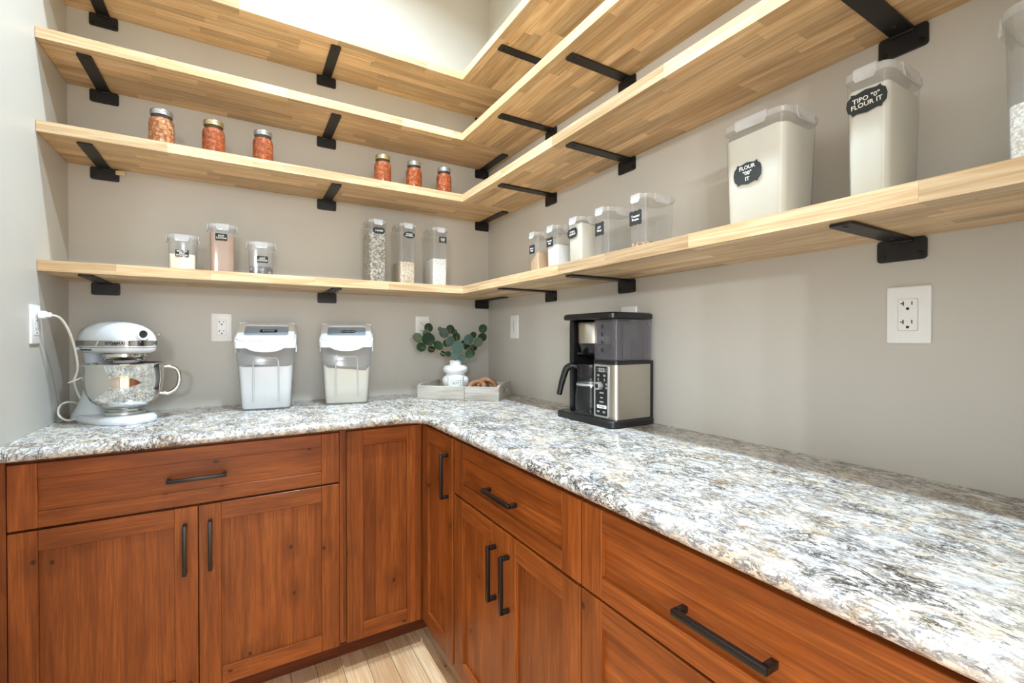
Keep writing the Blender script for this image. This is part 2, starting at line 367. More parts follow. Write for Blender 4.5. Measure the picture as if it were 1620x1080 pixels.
# ------------------------------------------------------------------ structure
b = BM(); box(b, LX-0.12, 0.12, 0, 0.12, -0.1, CZ+0.1); struct(obj('wall_back', b, 'wall', smooth=0))
b = BM(); box(b, 0, 0.12, FY-0.12, 0, -0.1, CZ+0.1); struct(obj('wall_right', b, 'wall', smooth=0))
b = BM(); box(b, LX-0.12, LX, FY-0.12, 0, -0.1, CZ+0.1); struct(obj('wall_left', b, 'wall', smooth=0))
DX0, DX1, DZ = -1.70, -0.74, 2.30
b = BM(); box(b, DX1, 0, FY-0.12, FY, -0.1, CZ+0.1); box(b, LX, DX0, FY-0.12, FY, -0.1, CZ+0.1); box(b, DX0, DX1, FY-0.12, FY, DZ, CZ+0.1)
struct(obj('wall_front', b, 'wall', smooth=0))
b = BM()
for (x0, x1, z0, z1) in ((DX1-0.02, DX1+0.07, 0, DZ), (DX0-0.06, DX0+0.02, 0, DZ), (DX0-0.06, DX1+0.07, DZ-0.02, DZ+0.07)): box(b, x0, x1, FY-0.135, FY-0.12, z0, z1, 0.003)
for (x0, x1) in ((DX1-0.015, DX1), (DX0, DX0+0.015)): box(b, x0, x1, FY-0.12, FY, 0, DZ)
box(b, DX0, DX1, FY-0.12, FY, DZ-0.015, DZ)
struct(obj('trim_1', b, 'white_trim', smooth=0))
b = BM(); box(b, LX, 0, FY, 0, CZ, CZ+0.1); struct(obj('ceiling', b, 'ceiling', smooth=0))
b = BM(); box(b, -6.5, 3.0, -8.5, 0.1, -0.12, -0.018)
floor = struct(obj('floor', b, 'floor', smooth=0))
k = 0; x = -0.486-0.084*0
edges = [-0.486-0.0835*i for i in range(17)]
for i in range(16):
    x1, x0 = edges[i], edges[i+1]
    y = -0.44-random.random()*0.0
    first = True
    while y > -3.4:
        ln = random.uniform(0.5, 1.1) if not first else random.uniform(0.35, 1.0); first = False
        b = BM(); box(b, x0+0.0007, x1-0.0007, max(y-ln, -3.4)+0.0006, y, -0.018, 0.0, 0.0008, 1)
        obj('plank', b, 'floor', floor, smooth=0); y -= ln

# ------------------------------------------------------------------ recessed ceiling downlights
for j, (lx, ly, wh) in enumerate(((-0.86, -0.76, 'nearer the back wall'), (-0.86, -1.47, 'nearer the doorway'))):
    t = thing('recessed_downlight', 'round white recessed ceiling downlight '+wh, 'light', (lx, ly, CZ), 0, 'ceiling downlights')
    b = BM(); lathe(b, [(0.052, -0.001), (0.078, -0.006), (0.084, -0.001), (0.084, 0.0)], 32); obj('trim_ring', b, 'white_trim', t)
    ld = bpy.data.lights.new('downlight_lamp', 'AREA'); ld.shape = 'DISK'; ld.size = 0.10; ld.energy = DOWNLIGHT_POWER; ld.color = (0.70, 0.87, 1.0); ld.spread = math.radians(152)
    lo = bpy.data.objects.new('downlight_lamp', ld); COL.objects.link(lo); lo.location = (lx, ly, CZ-0.008)

# ------------------------------------------------------------------ shelves: two butcher-block boards on each level
def staves(root, x0, x1, y0, y1, z0, z1, along):
    a0, a1 = (x0, x1) if along == 'x' else (y0, y1)
    c0, c1 = (y0, y1) if along == 'x' else (x0, x1)
    nrow = 8; w = (c1-c0)/nrow
    for r in range(nrow):
        p = a0; first = True
        while p < a1-1e-4:
            ln = random.uniform(0.22, 0.52)*(random.uniform(0.3, 1) if first else 1); first = False
            q = p+ln
            if a1-q < 0.12: q = a1
            g = 0.00012
            lo, hi = c0+r*w+g, c0+(r+1)*w-g
            if r == 0: lo = c0
            if r == nrow-1: hi = c1
            b = BM()
            bev = 0.0
            if along == 'x': box(b, p+g, q-g, lo, hi, z0, z1, bev)
            else: box(b, lo, hi, p+g, q-g, z0, z1, bev)
            obj('stave', b, 'shelf_'+along, root, smooth=0)
            p = q
for k, z in enumerate(LEV):
    n = LNAME[k]
    t = thing('wall_shelf', n+' butcher-block shelf board along the back wall', 'shelf', (0, 0, z), 0, 'butcher-block shelf boards')
    staves(t, LX+0.001, -0.001, -SD, -0.001, 0, TH, 'x')
    t = thing('wall_shelf', n+' butcher-block shelf board along the right wall', 'shelf', (0, 0, z), 0, 'butcher-block shelf boards')
    staves(t, -SD2, -0.001, FY+0.02, -SD-0.0006, 0, TH, 'y')
# shelf brackets
def bracket(k, pos, wall, which):
    z = LEV[k]
    lab = 'black steel shelf bracket, %s, under the %s shelf' % (which, LNAME[k])
    if wall == 'back': t = thing('shelf_bracket', lab, 'bracket', (pos, 0, z), 0, 'black shelf brackets')
    else: t = thing('shelf_bracket', lab, 'bracket', (0, pos, z), -PI/2, 'black shelf brackets')
    b = BM(); prism(b, rrect(0.085, 0.047, 0.007, 4, 0, -0.0245), 0.0008, 0.0058, FRONT)
    p = obj('wall_plate', b, 'black_metal', t)
    for sx in (-0.032, 0.032):
        b = BM(); lathe(b, [(0.0055, -0.0055), (0.005, -0.0078), (0.0, -0.0084)], 12, (sx, 0, -0.036), 'y'); obj('screw', b, 'bronze', p)
    b = BM(); prism(b, rrect(0.040, 0.27, 0.007, 4, 0, -0.137), -0.0062, -0.0012)
    # gusset curve where bar meets plate
    box(b, -0.02, 0.02, -0.012, -0.005, -0.010, -0.004, 0.002)
    p = obj('bar', b, 'black_metal', t)
    for y in (-0.045, -0.25):
        b = BM(); lathe(b, [(0.0052, -0.0060), (0.0047, -0.0080), (0, -0.0086)], 12, (0, y, 0)); obj('screw', b, 'bronze', p)
for k in range(4):
    for (pos, wh) in ((-1.665, 'on the back wall beside the left wall'), (-0.867, 'on the middle of the back wall'), (-0.044, 'on the back wall in the corner')): bracket(k, pos, 'back', wh)
    for i, (pos, wh) in enumerate(((-0.617, 'first from the corner on the right wall'), (-1.091, 'second from the corner on the right wall'), (-1.898, 'third from the corner on the right wall'))):
        if (k == 0 and i >= 1) or (k == 1 and i >= 2): continue
        bracket(k, pos, 'right', wh)
b = BM(); box(b, -1.632, -1.604, -0.014, -0.0065, LEV[2]-0.022, LEV[2]-0.006, 0.001)
for v in b.verts: v.co.y += 0.0
tag(obj('wood_shim', b, 'pale_wood'), 'small pale wood shim tucked behind a shelf bracket', 'shim')

# ------------------------------------------------------------------ worktop
def worktop():
    pts = []   # outline with outward normals on free edges (counter-clockwise), corner radius at the inside corner
    R = 0.075
    pts.append(((LX+0.001, -0.001), (0, 0))); pts.append(((LX+0.001, -CF), (0, -1)))
    n = 10
    for i in range(n+1):
        a = PI/2-PI/2*i/n       # concave corner: centre on the room side
        cx, cy = -CF2-R, -CF-R
        pts.append(((cx+R*math.cos(a), cy+R*math.sin(a)), (-math.cos(a), -math.sin(a))))
    pts.append(((-CF2, FY+0.002), (-1, 0))); pts.append(((-0.001, FY+0.002), (0, 0))); pts.append(((-0.001, -0.001), (0, 0)))
    prof = [(0.0, 0.018), (0.0005, 0.012), (0.003, 0.0055), (0.009, 0.0012), (0.014, 0.0), (0.020, 0.0005), (0.025, 0.003), (0.0295, 0.0085), (0.032, 0.017)]
    b = BM(); secs = []
    for z, o in prof: secs.append([Vector((p[0]-q[0]*o, p[1]-q[1]*o, CB+z)) for p, q in pts])
    loft(b, secs)
    return tag(obj('granite_worktop', b, 'granite', smooth=50), 'speckled white and brown granite worktop wrapping the corner', 'worktop')
worktop()

# ------------------------------------------------------------------ base cabinets
def handle(parent, c, ln, axis, wall):
    """square bar pull; wall 'back' faces -y, 'right' faces -x"""
    b = BM(); h = ln/2; s = 0.0055; P = 0.030
    def bx(u0, u1, d0, d1, w0, w1, bev=0.0015):
        # u horizontal along the run, d distance from the door face, w vertical
        if wall == 'back': box(b, c[0]+u0, c[0]+u1, c[1]-d1, c[1]-d0, c[2]+w0, c[2]+w1, bev)
        else: box(b, c[0]-d1, c[0]-d0, c[1]+u0, c[1]+u1, c[2]+w0, c[2]+w1, bev)
    if axis == 'h':
        bx(-h, h, P-0.010, P, -s, s); bx(-h, -h+0.011, 0, P-0.005, -s, s); bx(h-0.011, h, 0, P-0.005, -s, s)
    else:
        bx(-s, s, P-0.010, P, -h, h); bx(-s, s, 0, P-0.005, -h, -h+0.011); bx(-s, s, 0, P-0.005, h-0.011, h)
    return obj('handle', b, 'bronze', parent, label='dark bronze bar pull')
def shaker(name, root, wall, u0, u1, z0, z1, fw, rail=None, hpos=None, haxis='v', hlen=0.15, grain='z'):
    """shaker front: recessed panel (the part) with stiles, rails and handle as sub-parts"""
    F = A if wall == 'back' else A2
    rail = rail or fw
    def bx(b, a0, a1, d0, d1, w0, w1, bev):
        if wall == 'back': box(b, a0, a1, -F+d0, -F+d1, w0, w1, bev, 1)
        else: box(b, -F+d0, -F+d1, a0, a1, w0, w1, bev, 1)
    H = 'x' if wall == 'back' else 'y'
    b = BM(); bx(b, u0+fw-0.004, u1-fw+0.004, 0.0095, 0.0175, z0+rail-0.004, z1-rail+0.004, 0)
    p = obj(name, b, 'cherry_'+(grain if grain == 'z' else H), root, smooth=0)
    for (a0, a1) in ((u0, u0+fw), (u1-fw, u1)):
        b = BM(); bx(b, a0, a1, 0, 0.019, z0, z1, 0.0012); obj('stile', b, 'cherry_z', p, smooth=0)
    for (w0, w1) in ((z0, z0+rail), (z1-rail, z1)):
        b = BM(); bx(b, u0+fw+0.0002, u1-fw-0.0002, 0.0003, 0.019, w0, w1, 0.0012); obj('rail', b, 'cherry_'+H, p, smooth=0)
    if hpos: handle(p, (hpos[0], -F, hpos[1]) if wall == 'back' else (-F, hpos[0], hpos[1]), hlen, haxis, wall)
    return p
TZ = 0.104
def carcass(root, wall, u0, u1):
    F = (A if wall == 'back' else A2)-0.0195
    b = BM()
    if wall == 'back': box(b, u0, u1, -F, -0.004, TZ, CB-0.001)
    else: box(b, -F, -0.004, u0, u1, TZ, CB-0.001)
    obj('carcass', b, 'cherry_z', root, smooth=0)
    b = BM()
    if wall == 'back': box(b, u0, u1, -0.5055, -0.49, 0.0005, TZ)
    else: box(b, -0.5055, -0.49, u0, u1, 0.0005, TZ)
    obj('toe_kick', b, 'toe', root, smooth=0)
# back wall: drawer over two doors
t = thing('base_cabinet', 'cherry wood base cabinet under the stand mixer, one wide drawer over two doors', 'cabinet')
carcass(t, 'back', LX+0.001, -0.9075)
b = BM(); box(b, LX+0.001, -1.751, -A+0.003, -A+0.02, TZ, CB-0.001); obj('filler_strip', b, 'cherry_z', t, smooth=0)
b = BM(); box(b, -0.9185, -0.9076, -A+0.004, -A+0.02, TZ+0.012, CB-0.001); obj('filler_strip', b, 'cherry_z', t, smooth=0)
shaker('drawer_front', t, 'back', -1.7485, -0.9205, 0.6935, 0.869, 0.058, 0.0435, (-1.335, 0.778), 'h', 0.152, 'h')
shaker('door', t, 'back', -1.7485, -1.3355, 0.106, 0.6865, 0.058, 0.056, (-1.3675, 0.5635), 'v', 0.152)
shaker('door', t, 'back', -1.3325, -0.9205, 0.106, 0.6865, 0.058, 0.056, (-1.303, 0.5635), 'v', 0.152)
# corner cabinet with a folding pair of doors
t = thing('corner_cabinet', 'cherry wood corner base cabinet with two tall doors meeting at a right angle', 'cabinet')
b = BM(); F1, F2 = A-0.0195, A2-0.0195
prism(b, [(-0.907, -0.004), (-0.907, -F1), (-F2, -F1), (-F2, -0.9065), (-0.004, -0.9065), (-0.004, -0.004)], TZ, CB-0.001); obj('carcass', b, 'cherry_z', t, smooth=0)
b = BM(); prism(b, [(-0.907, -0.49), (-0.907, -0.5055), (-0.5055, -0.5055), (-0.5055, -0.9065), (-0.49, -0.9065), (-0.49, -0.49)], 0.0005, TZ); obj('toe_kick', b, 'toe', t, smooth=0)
shaker('door', t, 'back', -0.8945, -0.6165, 0.107, 0.869, 0.057, 0.057)
shaker('door', t, 'right', -0.9035, -0.6125, 0.107, 0.869, 0.060, 0.057, (-0.868, 0.735), 'v', 0.152)
# right wall: drawer over two doors
t = thing('base_cabinet', 'cherry wood base cabinet below the coffee maker, one drawer over two doors', 'cabinet')
carcass(t, 'right', -1.5745, -0.9075)
shaker('drawer_front', t, 'right', -1.5725, -0.9215, 0.6935, 0.869, 0.064, 0.0435, (-1.247, 0.778), 'h', 0.152, 'h')
shaker('door', t, 'right', -1.2450, -0.9215, 0.106, 0.6865, 0.064, 0.056, (-1.2075, 0.558), 'v', 0.152)
shaker('door', t, 'right', -1.5725, -1.2475, 0.106, 0.6865, 0.064, 0.056, (-1.279, 0.558), 'v', 0.152)
# right wall: drawer bank nearest the doorway
t = thing('drawer_cabinet', 'cherry wood drawer bank nearest the doorway, a shallow drawer over deep drawers', 'cabinet')
carcass(t, 'right', FY+0.002, -1.5755)
shaker('drawer_front', t, 'right', -2.230, -1.5775, 0.6935, 0.869, 0.060, 0.0435, (-1.904, 0.778), 'h', 0.152, 'h')
shaker('drawer_front', t, 'right', -2.230, -1.5775, 0.4000, 0.6885, 0.060, 0.052, (-1.904, 0.545), 'h', 0.152, 'h')
shaker('drawer_front', t, 'right', -2.230, -1.5775, 0.1065, 0.3950, 0.060, 0.052, (-1.904, 0.25), 'h', 0.152, 'h')
b = BM(); box(b, -A2+0.003, -A2+0.02, FY+0.003, -2.2325, TZ, CB-0.001); obj('filler_strip', b, 'cherry_z', t, smooth=0)

# ------------------------------------------------------------------ outlets and switch
def outlet(label, loc, rz, kind='duplex', w=0.075, amp20=False):
    t = thing('wall_switch' if kind == 'switch' else 'wall_outlet', label, 'switch' if kind == 'switch' else 'outlet', loc, rz, None if kind == 'switch' else 'white wall outlets')
    b = BM(); h = 0.121
    secs = [[Vector((p[0], -y, p[1])) for p in rrect(w-2*o, h-2*o, 0.004, 3)] for y, o in ((0.0005, 0), (0.004, 0), (0.0055, 0.0012), (0.006, 0.003))]
    loft(b, secs); obj('plate', b, 'outlet', t)
    b = BM(); prism(b, rrect(0.0345, 0.068, 0.003, 3), 0.0056, 0.0064, FRONT); obj('gap', b, 'groove', t)
    b = BM(); prism(b, rrect(0.0325, 0.066, 0.003, 3), 0.0056, 0.0074, FRONT); p = obj('insert', b, 'outlet', t)
    b = BM()
    if kind == 'duplex':
        for zc in (0.0195, -0.0195):
            if amp20: box(b, -0.0085, -0.0065, -0.0078, -0.007, zc, zc+0.009); box(b, -0.0125, -0.0085, -0.0078, -0.007, zc+0.0035, zc+0.0055)
            else: box(b, -0.0085, -0.0065, -0.0078, -0.007, zc, zc+0.009)
            box(b, 0.0062, 0.008, -0.0078, -0.007, zc+0.001, zc+0.0085)
            cyl(b, (0, -0.0078, zc-0.0065), 0.0029, 0.0008, 'y', 12)
        obj('slots', b, 'slot', p)
    else:
        box(b, -0.004, 0.004, -0.0078, -0.007, -0.024, 0.024, 0.0); obj('slider', b, 'groove', p)
    return t
outlet('white duplex outlet on the back wall left of the sugar bin', (-1.2895, 0, 1.2495), 0, amp20=True)
outlet('white duplex outlet on the back wall behind the eucalyptus', (-0.395, 0, 1.258), 0, amp20=True)
outlet('white dimmer switch plate on the right wall by the corner', (0, -0.293, 1.262), -PI/2, 'switch', 0.075)
outlet('white outlet plate peeking out above the coffee maker', (0, -1.102, 1.258), -PI/2)
outlet('large white duplex outlet alone on the right wall', (0, -1.9105, 1.2545), -PI/2, amp20=True)
outlet('white outlet on the left wall with a plug in it', (LX, -0.337, 1.247), PI/2)

# ------------------------------------------------------------------ preserving jars on the third shelf
def jar(x, y, h, r, content, lid, label, rz):
    t = thing('preserving_jar', label, 'jar', (x, y, LEV[2]+TH+0.0003), rz, 'preserving jars on the third shelf')
    k = h/0.140; s = r/0.039
    prof = [(0, 0.001), (0.030, 0), (0.036, 0.004), (0.039, 0.012), (0.039, 0.088), (0.0375, 0.100), (0.033, 0.110), (0.030, 0.114), (0.030, 0.132)]
    b = BM(); lathe(b, [(p*s, z*k) for p, z in prof], 32); obj('glass', b, 'glass', t)
    inn = [(0, 0.004), (0.029, 0.003), (0.0355, 0.008), (0.0372, 0.015), (0.0372, 0.088), (0.0355, 0.099), (0.031, 0.108), (0.0, 0.109)]
    b = BM(); lathe(b, [(p*s, z*k) for p, z in inn], 32); obj('contents', b, content, t)
    lp = [(0.0315, 0.119), (0.0335, 0.1195), (0.0338, 0.123), (0.0332, 0.1245), (0.0338, 0.126), (0.0332, 0.1275), (0.0338, 0.129), (0.0338, 0.1365), (0.0325, 0.1385)]
    b = BM(); lathe(b, [(p*s, z*k) for p, z in lp]+[(0.029*s, 0.1385*k), (0.0285*s, 0.1375*k), (0, 0.1375*k)], 32); obj('lid', b, lid, t)
JY = -0.22
jar(-1.464, JY, 0.139, 0.0395, 'salsa', 'silver_lid', 'jar of pale chunky orange relish with a silver lid, leftmost jar', 0.3)
jar(-1.305, JY, 0.139, 0.0385, 'sauce', 'gold_lid', 'gold-lidded jar of orange sauce, second jar from the left wall', 1.1)
jar(-1.139, JY, 0.139, 0.0375, 'sauce', 'silver_lid', 'silver-lidded jar of orange sauce, third jar from the left wall', 2.0)
jar(-0.660, JY, 0.139, 0.0385, 'sauce', 'gold_lid', 'sauce jar on the third shelf, farthest of its trio from the corner', 0.7)
jar(-0.513, JY, 0.139, 0.0375, 'sauce', 'silver_lid', 'sauce jar on the third shelf, middle of the trio near the corner', 2.7)
jar(-0.362, JY, 0.139, 0.0375, 'sauce', 'silver_lid', 'sauce jar on the third shelf, closest jar to the corner', 4.0)

# ------------------------------------------------------------------ clear storage canisters
def bracket_outline(w, h, kind):
    P = []
    if kind == 'oval':
        return [(w/2*math.cos(2*PI*i/28), h/2*math.sin(2*PI*i/28)) for i in range(28)]
    if kind == 'pointed':   # long sides bowed, four little ears, rounded ends
        q = [(-0.5, 0.0), (-0.47, 0.28), (-0.37, 0.42), (-0.36, 0.52), (-0.25, 0.46), (0, 0.54), (0.25, 0.46), (0.36, 0.52), (0.37, 0.42), (0.47, 0.28), (0.5, 0.0)]
        q = q+[(x, -y) for x, y in reversed(q[1:-1])]
        return [(-x*w, y*h) for x, y in reversed(q)][::-1]
    if kind == 'cloud':
        q = [(-0.5, 0), (-0.46, 0.26), (-0.36, 0.40), (-0.24, 0.50), (-0.10, 0.44), (0, 0.40), (0.10, 0.44), (0.24, 0.50), (0.36, 0.40), (0.46, 0.26), (0.5, 0)]
        q = q+[(x, -y) for x, y in reversed(q[1:-1])]
        return [(x*w, y*h) for x, y in q]
    q = [(-0.5, 0), (-0.47, 0.18), (-0.5, 0.36), (-0.44, 0.48), (-0.30, 0.5), (-0.14, 0.44), (0, 0.5), (0.14, 0.44), (0.30, 0.5), (0.44, 0.48), (0.5, 0.36), (0.47, 0.18), (0.5, 0)]
    q = q+[(x, -y) for x, y in reversed(q[1:-1])]
    return [(x*w, y*h) for x, y in q]
def canister(label, loc, rz, w, d, h, content=None, fill=0.5, slope=0.0, tag_txt=None, tag_kind='plaque', tag_wh=(0.035, 0.024), tag_pos=(0, 0.7), tsize=0.007, group='clear storage canisters', rad=0.012, taper=0.93, shear=0.0, tilt=0.0, clasps='flr', line=1.0):
    t = thing('storage_canister', label, 'container', loc, rz, group)
    def sec(z, off=0.0, wob=0):
        f = taper+(1-taper)*min(1, z/h); return [Vector((p[0], p[1], z)) for p in rrect(w*f-2*off, d*f-2*off, max(0.002, rad-off), 4)]
    b = BM(); hb = h-0.012
    loft(b, [sec(0.003, 0.004), sec(0.0, 0.008)][::-1]+[sec(0.006, 0.0), sec(hb*0.5), sec(hb)], True, False); obj('body', b, 'clear', t, 40)
    if content:
        b = BM(); zt = hb*fill; e = 0.0022
        secs = [sec(0.004, e+0.002), sec(0.008, e), sec(zt*0.5, e)]
        top = [Vector((p.x, p.y, zt+slope*(p.x/(w/2))*0.5*h*0.3+random.uniform(-1, 1)*0.0012)) for p in sec(zt, e)]
        secs.append(top); rr = loft(b, secs, True, False)
        cv = b.verts.new((0, 0, zt+0.004+abs(slope)*0.01)); n = len(top)
        for i in range(n): face(b, (rr[-1][i], rr[-1][(i+1) % n], cv))
        obj('contents', b, content, t, 30)
    b = BM(); W2, D2 = w+0.006, d+0.006
    S2 = lambda z, o: [Vector((p[0], p[1], z)) for p in rrect(W2-2*o, D2-2*o, rad+0.002, 4)]
    loft(b, [S2(h-0.016, 0.001), S2(h-0.014, 0), S2(h-0.003, 0), S2(h, 0.003), S2(h, 0.009), S2(h-0.004, 0.010)]); lid = obj('lid', b, 'frost', t, 40)
    def clasp(cw, M4):
        b = BM(); prof = [(-0.003, 0.0005), (0.0035, 0.0), (0.0045, -0.007), (0.004, -0.020), (0.0062, -0.025), (0.0045, -0.026), (0.0015, -0.021), (0.0018, -0.006), (-0.003, -0.003)]
        secs = []
        for u, sh in ((-cw/2, 0.72), (-cw/2+0.004, 1), (cw/2-0.004, 1), (cw/2, 0.72)): secs.append([M4 @ Vector((u, -p[0], p[1]*sh)) for p in prof])
        loft(b, secs); obj('clasp', b, 'clasp', lid, 40)
    if 'f' in clasps: clasp(w*0.5, Matrix.Translation((0, -D2/2, h)))
    if 'r' in clasps: clasp(d*0.5, Matrix.Translation((W2/2, 0, h)) @ Matrix.Rotation(PI/2, 4, 'Z'))
    if 'l' in clasps: clasp(d*0.5, Matrix.Translation((-W2/2, 0, h)) @ Matrix.Rotation(-PI/2, 4, 'Z'))
    if tag_txt:
        zt = h*tag_pos[1]; f = taper+(1-taper)*zt/h
        yf = -d*f/2-0.0004; slopea = math.atan2(d*(1-taper)/2, h)
        mt = Matrix.Translation((tag_pos[0], yf, zt)) @ Matrix.Rotation(slopea, 4, 'X') @ Matrix.Rotation(tilt, 4, 'Y') @ FRONT
        b = BM(); prism(b, bracket_outline(*tag_wh, tag_kind), 0.0, 0.0005, mt); l = obj('label', b, 'label', t, 0)
        text_obj('lettering', tag_txt, tsize, 'chalk', l, mt @ Matrix.Translation((0, 0, 0.0009)), shear=shear, weight=0.00012, line=line)
    return t
Z4 = LEV[3]+TH+0.0003
# back wall, lowest shelf: three short ones and three tall ones
YF = -0.205; dd = 0.09
canister('short canister of cream powder with a three-line label, leftmost on the lowest shelf', (-1.4075, YF+dd/2, Z4), 0, 0.088, dd, 0.140, 'cream_powder', 0.52, 0.0, 'MALTED\nMILK\nPOWDER', 'plaque', (0.043, 0.027), (0.0, 0.50), 0.0085, line=0.9)
canister('taller canister of pinkish-brown cocoa powder on the lowest shelf', (-1.281, YF+dd/2, Z4), 0.05, 0.086, dd, 0.196, 'cocoa', 0.84, -0.3, 'HOT\nCOCOA', 'plaque', (0.041, 0.028), (-0.004, 0.74), 0.0095, line=0.9)
canister('short canister of dark chocolate pieces on the lowest shelf', (-1.146, YF+dd/2, Z4), 0, 0.090, dd, 0.140, 'chocolate', 0.32, 0.0, 'HOT\nCOCOA', 'plaque', (0.041, 0.028), (0.004, 0.50), 0.0095, line=0.9)
canister('tall canister full of speckled grey and cream seeds', (-0.679, -0.145, Z4), 0, 0.080, 0.13, 0.292, 'lentils', 0.83, 0.0, 'Lentils', 'cloud', (0.056, 0.031), (0.004, 0.83), 0.0135, shear=0.35)
canister('tall canister half filled with pale tan oats, oval black label', (-0.539, -0.145, Z4), 0, 0.080, 0.13, 0.292, 'oats', 0.40, 0.0, 'WHOLE\nOATMEAL', 'oval', (0.056, 0.031), (0.006, 0.815), 0.0088, line=0.9)
canister('tall canister half filled with white rice, nearest the corner', (-0.376, -0.145, Z4), 0, 0.080, 0.13, 0.292, 'rice', 0.50, 0.0, 'SUSHI\nRICE', 'plaque', (0.040, 0.031), (0.012, 0.80), 0.009, line=0.9)
# right wall, lowest shelf
XF = -0.205
def rc(label, y, w, d, h, **k): return canister(label, (XF+d/2, y, Z4), -PI/2, w, d, h, **k)
rc('small canister of light brown sugar, nearest the corner on the right wall', -0.773, 0.063, 0.10, 0.177, content='brown_sugar', fill=0.45, slope=0.9, tag_txt='Brown\nSugar', tag_wh=(0.040, 0.037), tag_pos=(-0.007, 0.62), tsize=0.0085)
rc('small canister two-thirds full of fine white sugar on the right wall shelf', -0.898, 0.071, 0.11, 0.177, content='sugar', fill=0.62, tag_txt='Powder\nSugar', tag_wh=(0.044, 0.035), tag_pos=(-0.009, 0.66), tsize=0.009)
rc('small canister packed to the lid with white starch, starburst label', -1.037, 0.075, 0.11, 0.177, content='flour', fill=0.93, tag_txt='CORN\nSTARCH', tag_kind='pointed', tag_wh=(0.056, 0.033), tag_pos=(-0.010, 0.70), tsize=0.009, tilt=-0.08)
rc('small canister with only a dusting of flour, second largest of the right wall row', -1.175, 0.070, 0.12, 0.177, content='flour', fill=0.06, tag_txt='A.P.\nFlour', tag_wh=(0.044, 0.044), tag_pos=(-0.006, 0.62), tsize=0.0105)
rc('clear canister with a layer of chopped nuts at the bottom', -1.334, 0.069, 0.125, 0.178, content='nuts', fill=0.22, tag_txt='Toasted\nPecans', tag_wh=(0.050, 0.044), tag_pos=(-0.006, 0.62), tsize=0.0098)
canister('large wide canister of white flour with a small black label at mid height', (XF+0.145/2, -1.688, Z4), -PI/2, 0.150, 0.145, 0.262, 'flour', 0.90, 0.06, 'FLOUR\n"00"\nIT', 'pointed', (0.068, 0.047), (-0.012, 0.52), 0.0125, 'clear storage canisters', 0.02, 0.90, tilt=-0.02, line=1.06)
canister('tall narrow canister of white flour with a two-line black label near its top', (XF+0.150/2, -1.911, Z4), -PI/2, 0.074, 0.150, 0.262, 'flour', 0.90, 0.0, 'TIPO "0"\nFLOUR IT', 'pointed', (0.066, 0.040), (0.0, 0.76), 0.0120, 'clear storage canisters', 0.016, 0.90, tilt=-0.05, line=0.9)
canister('tall clear canister of speckled flour cut by the right edge of the photo', (XF+0.150/2, -2.16, Z4), -PI/2, 0.150, 0.150, 0.262, 'speckled', 0.44, 0.0, None, rad=0.03, taper=0.92)

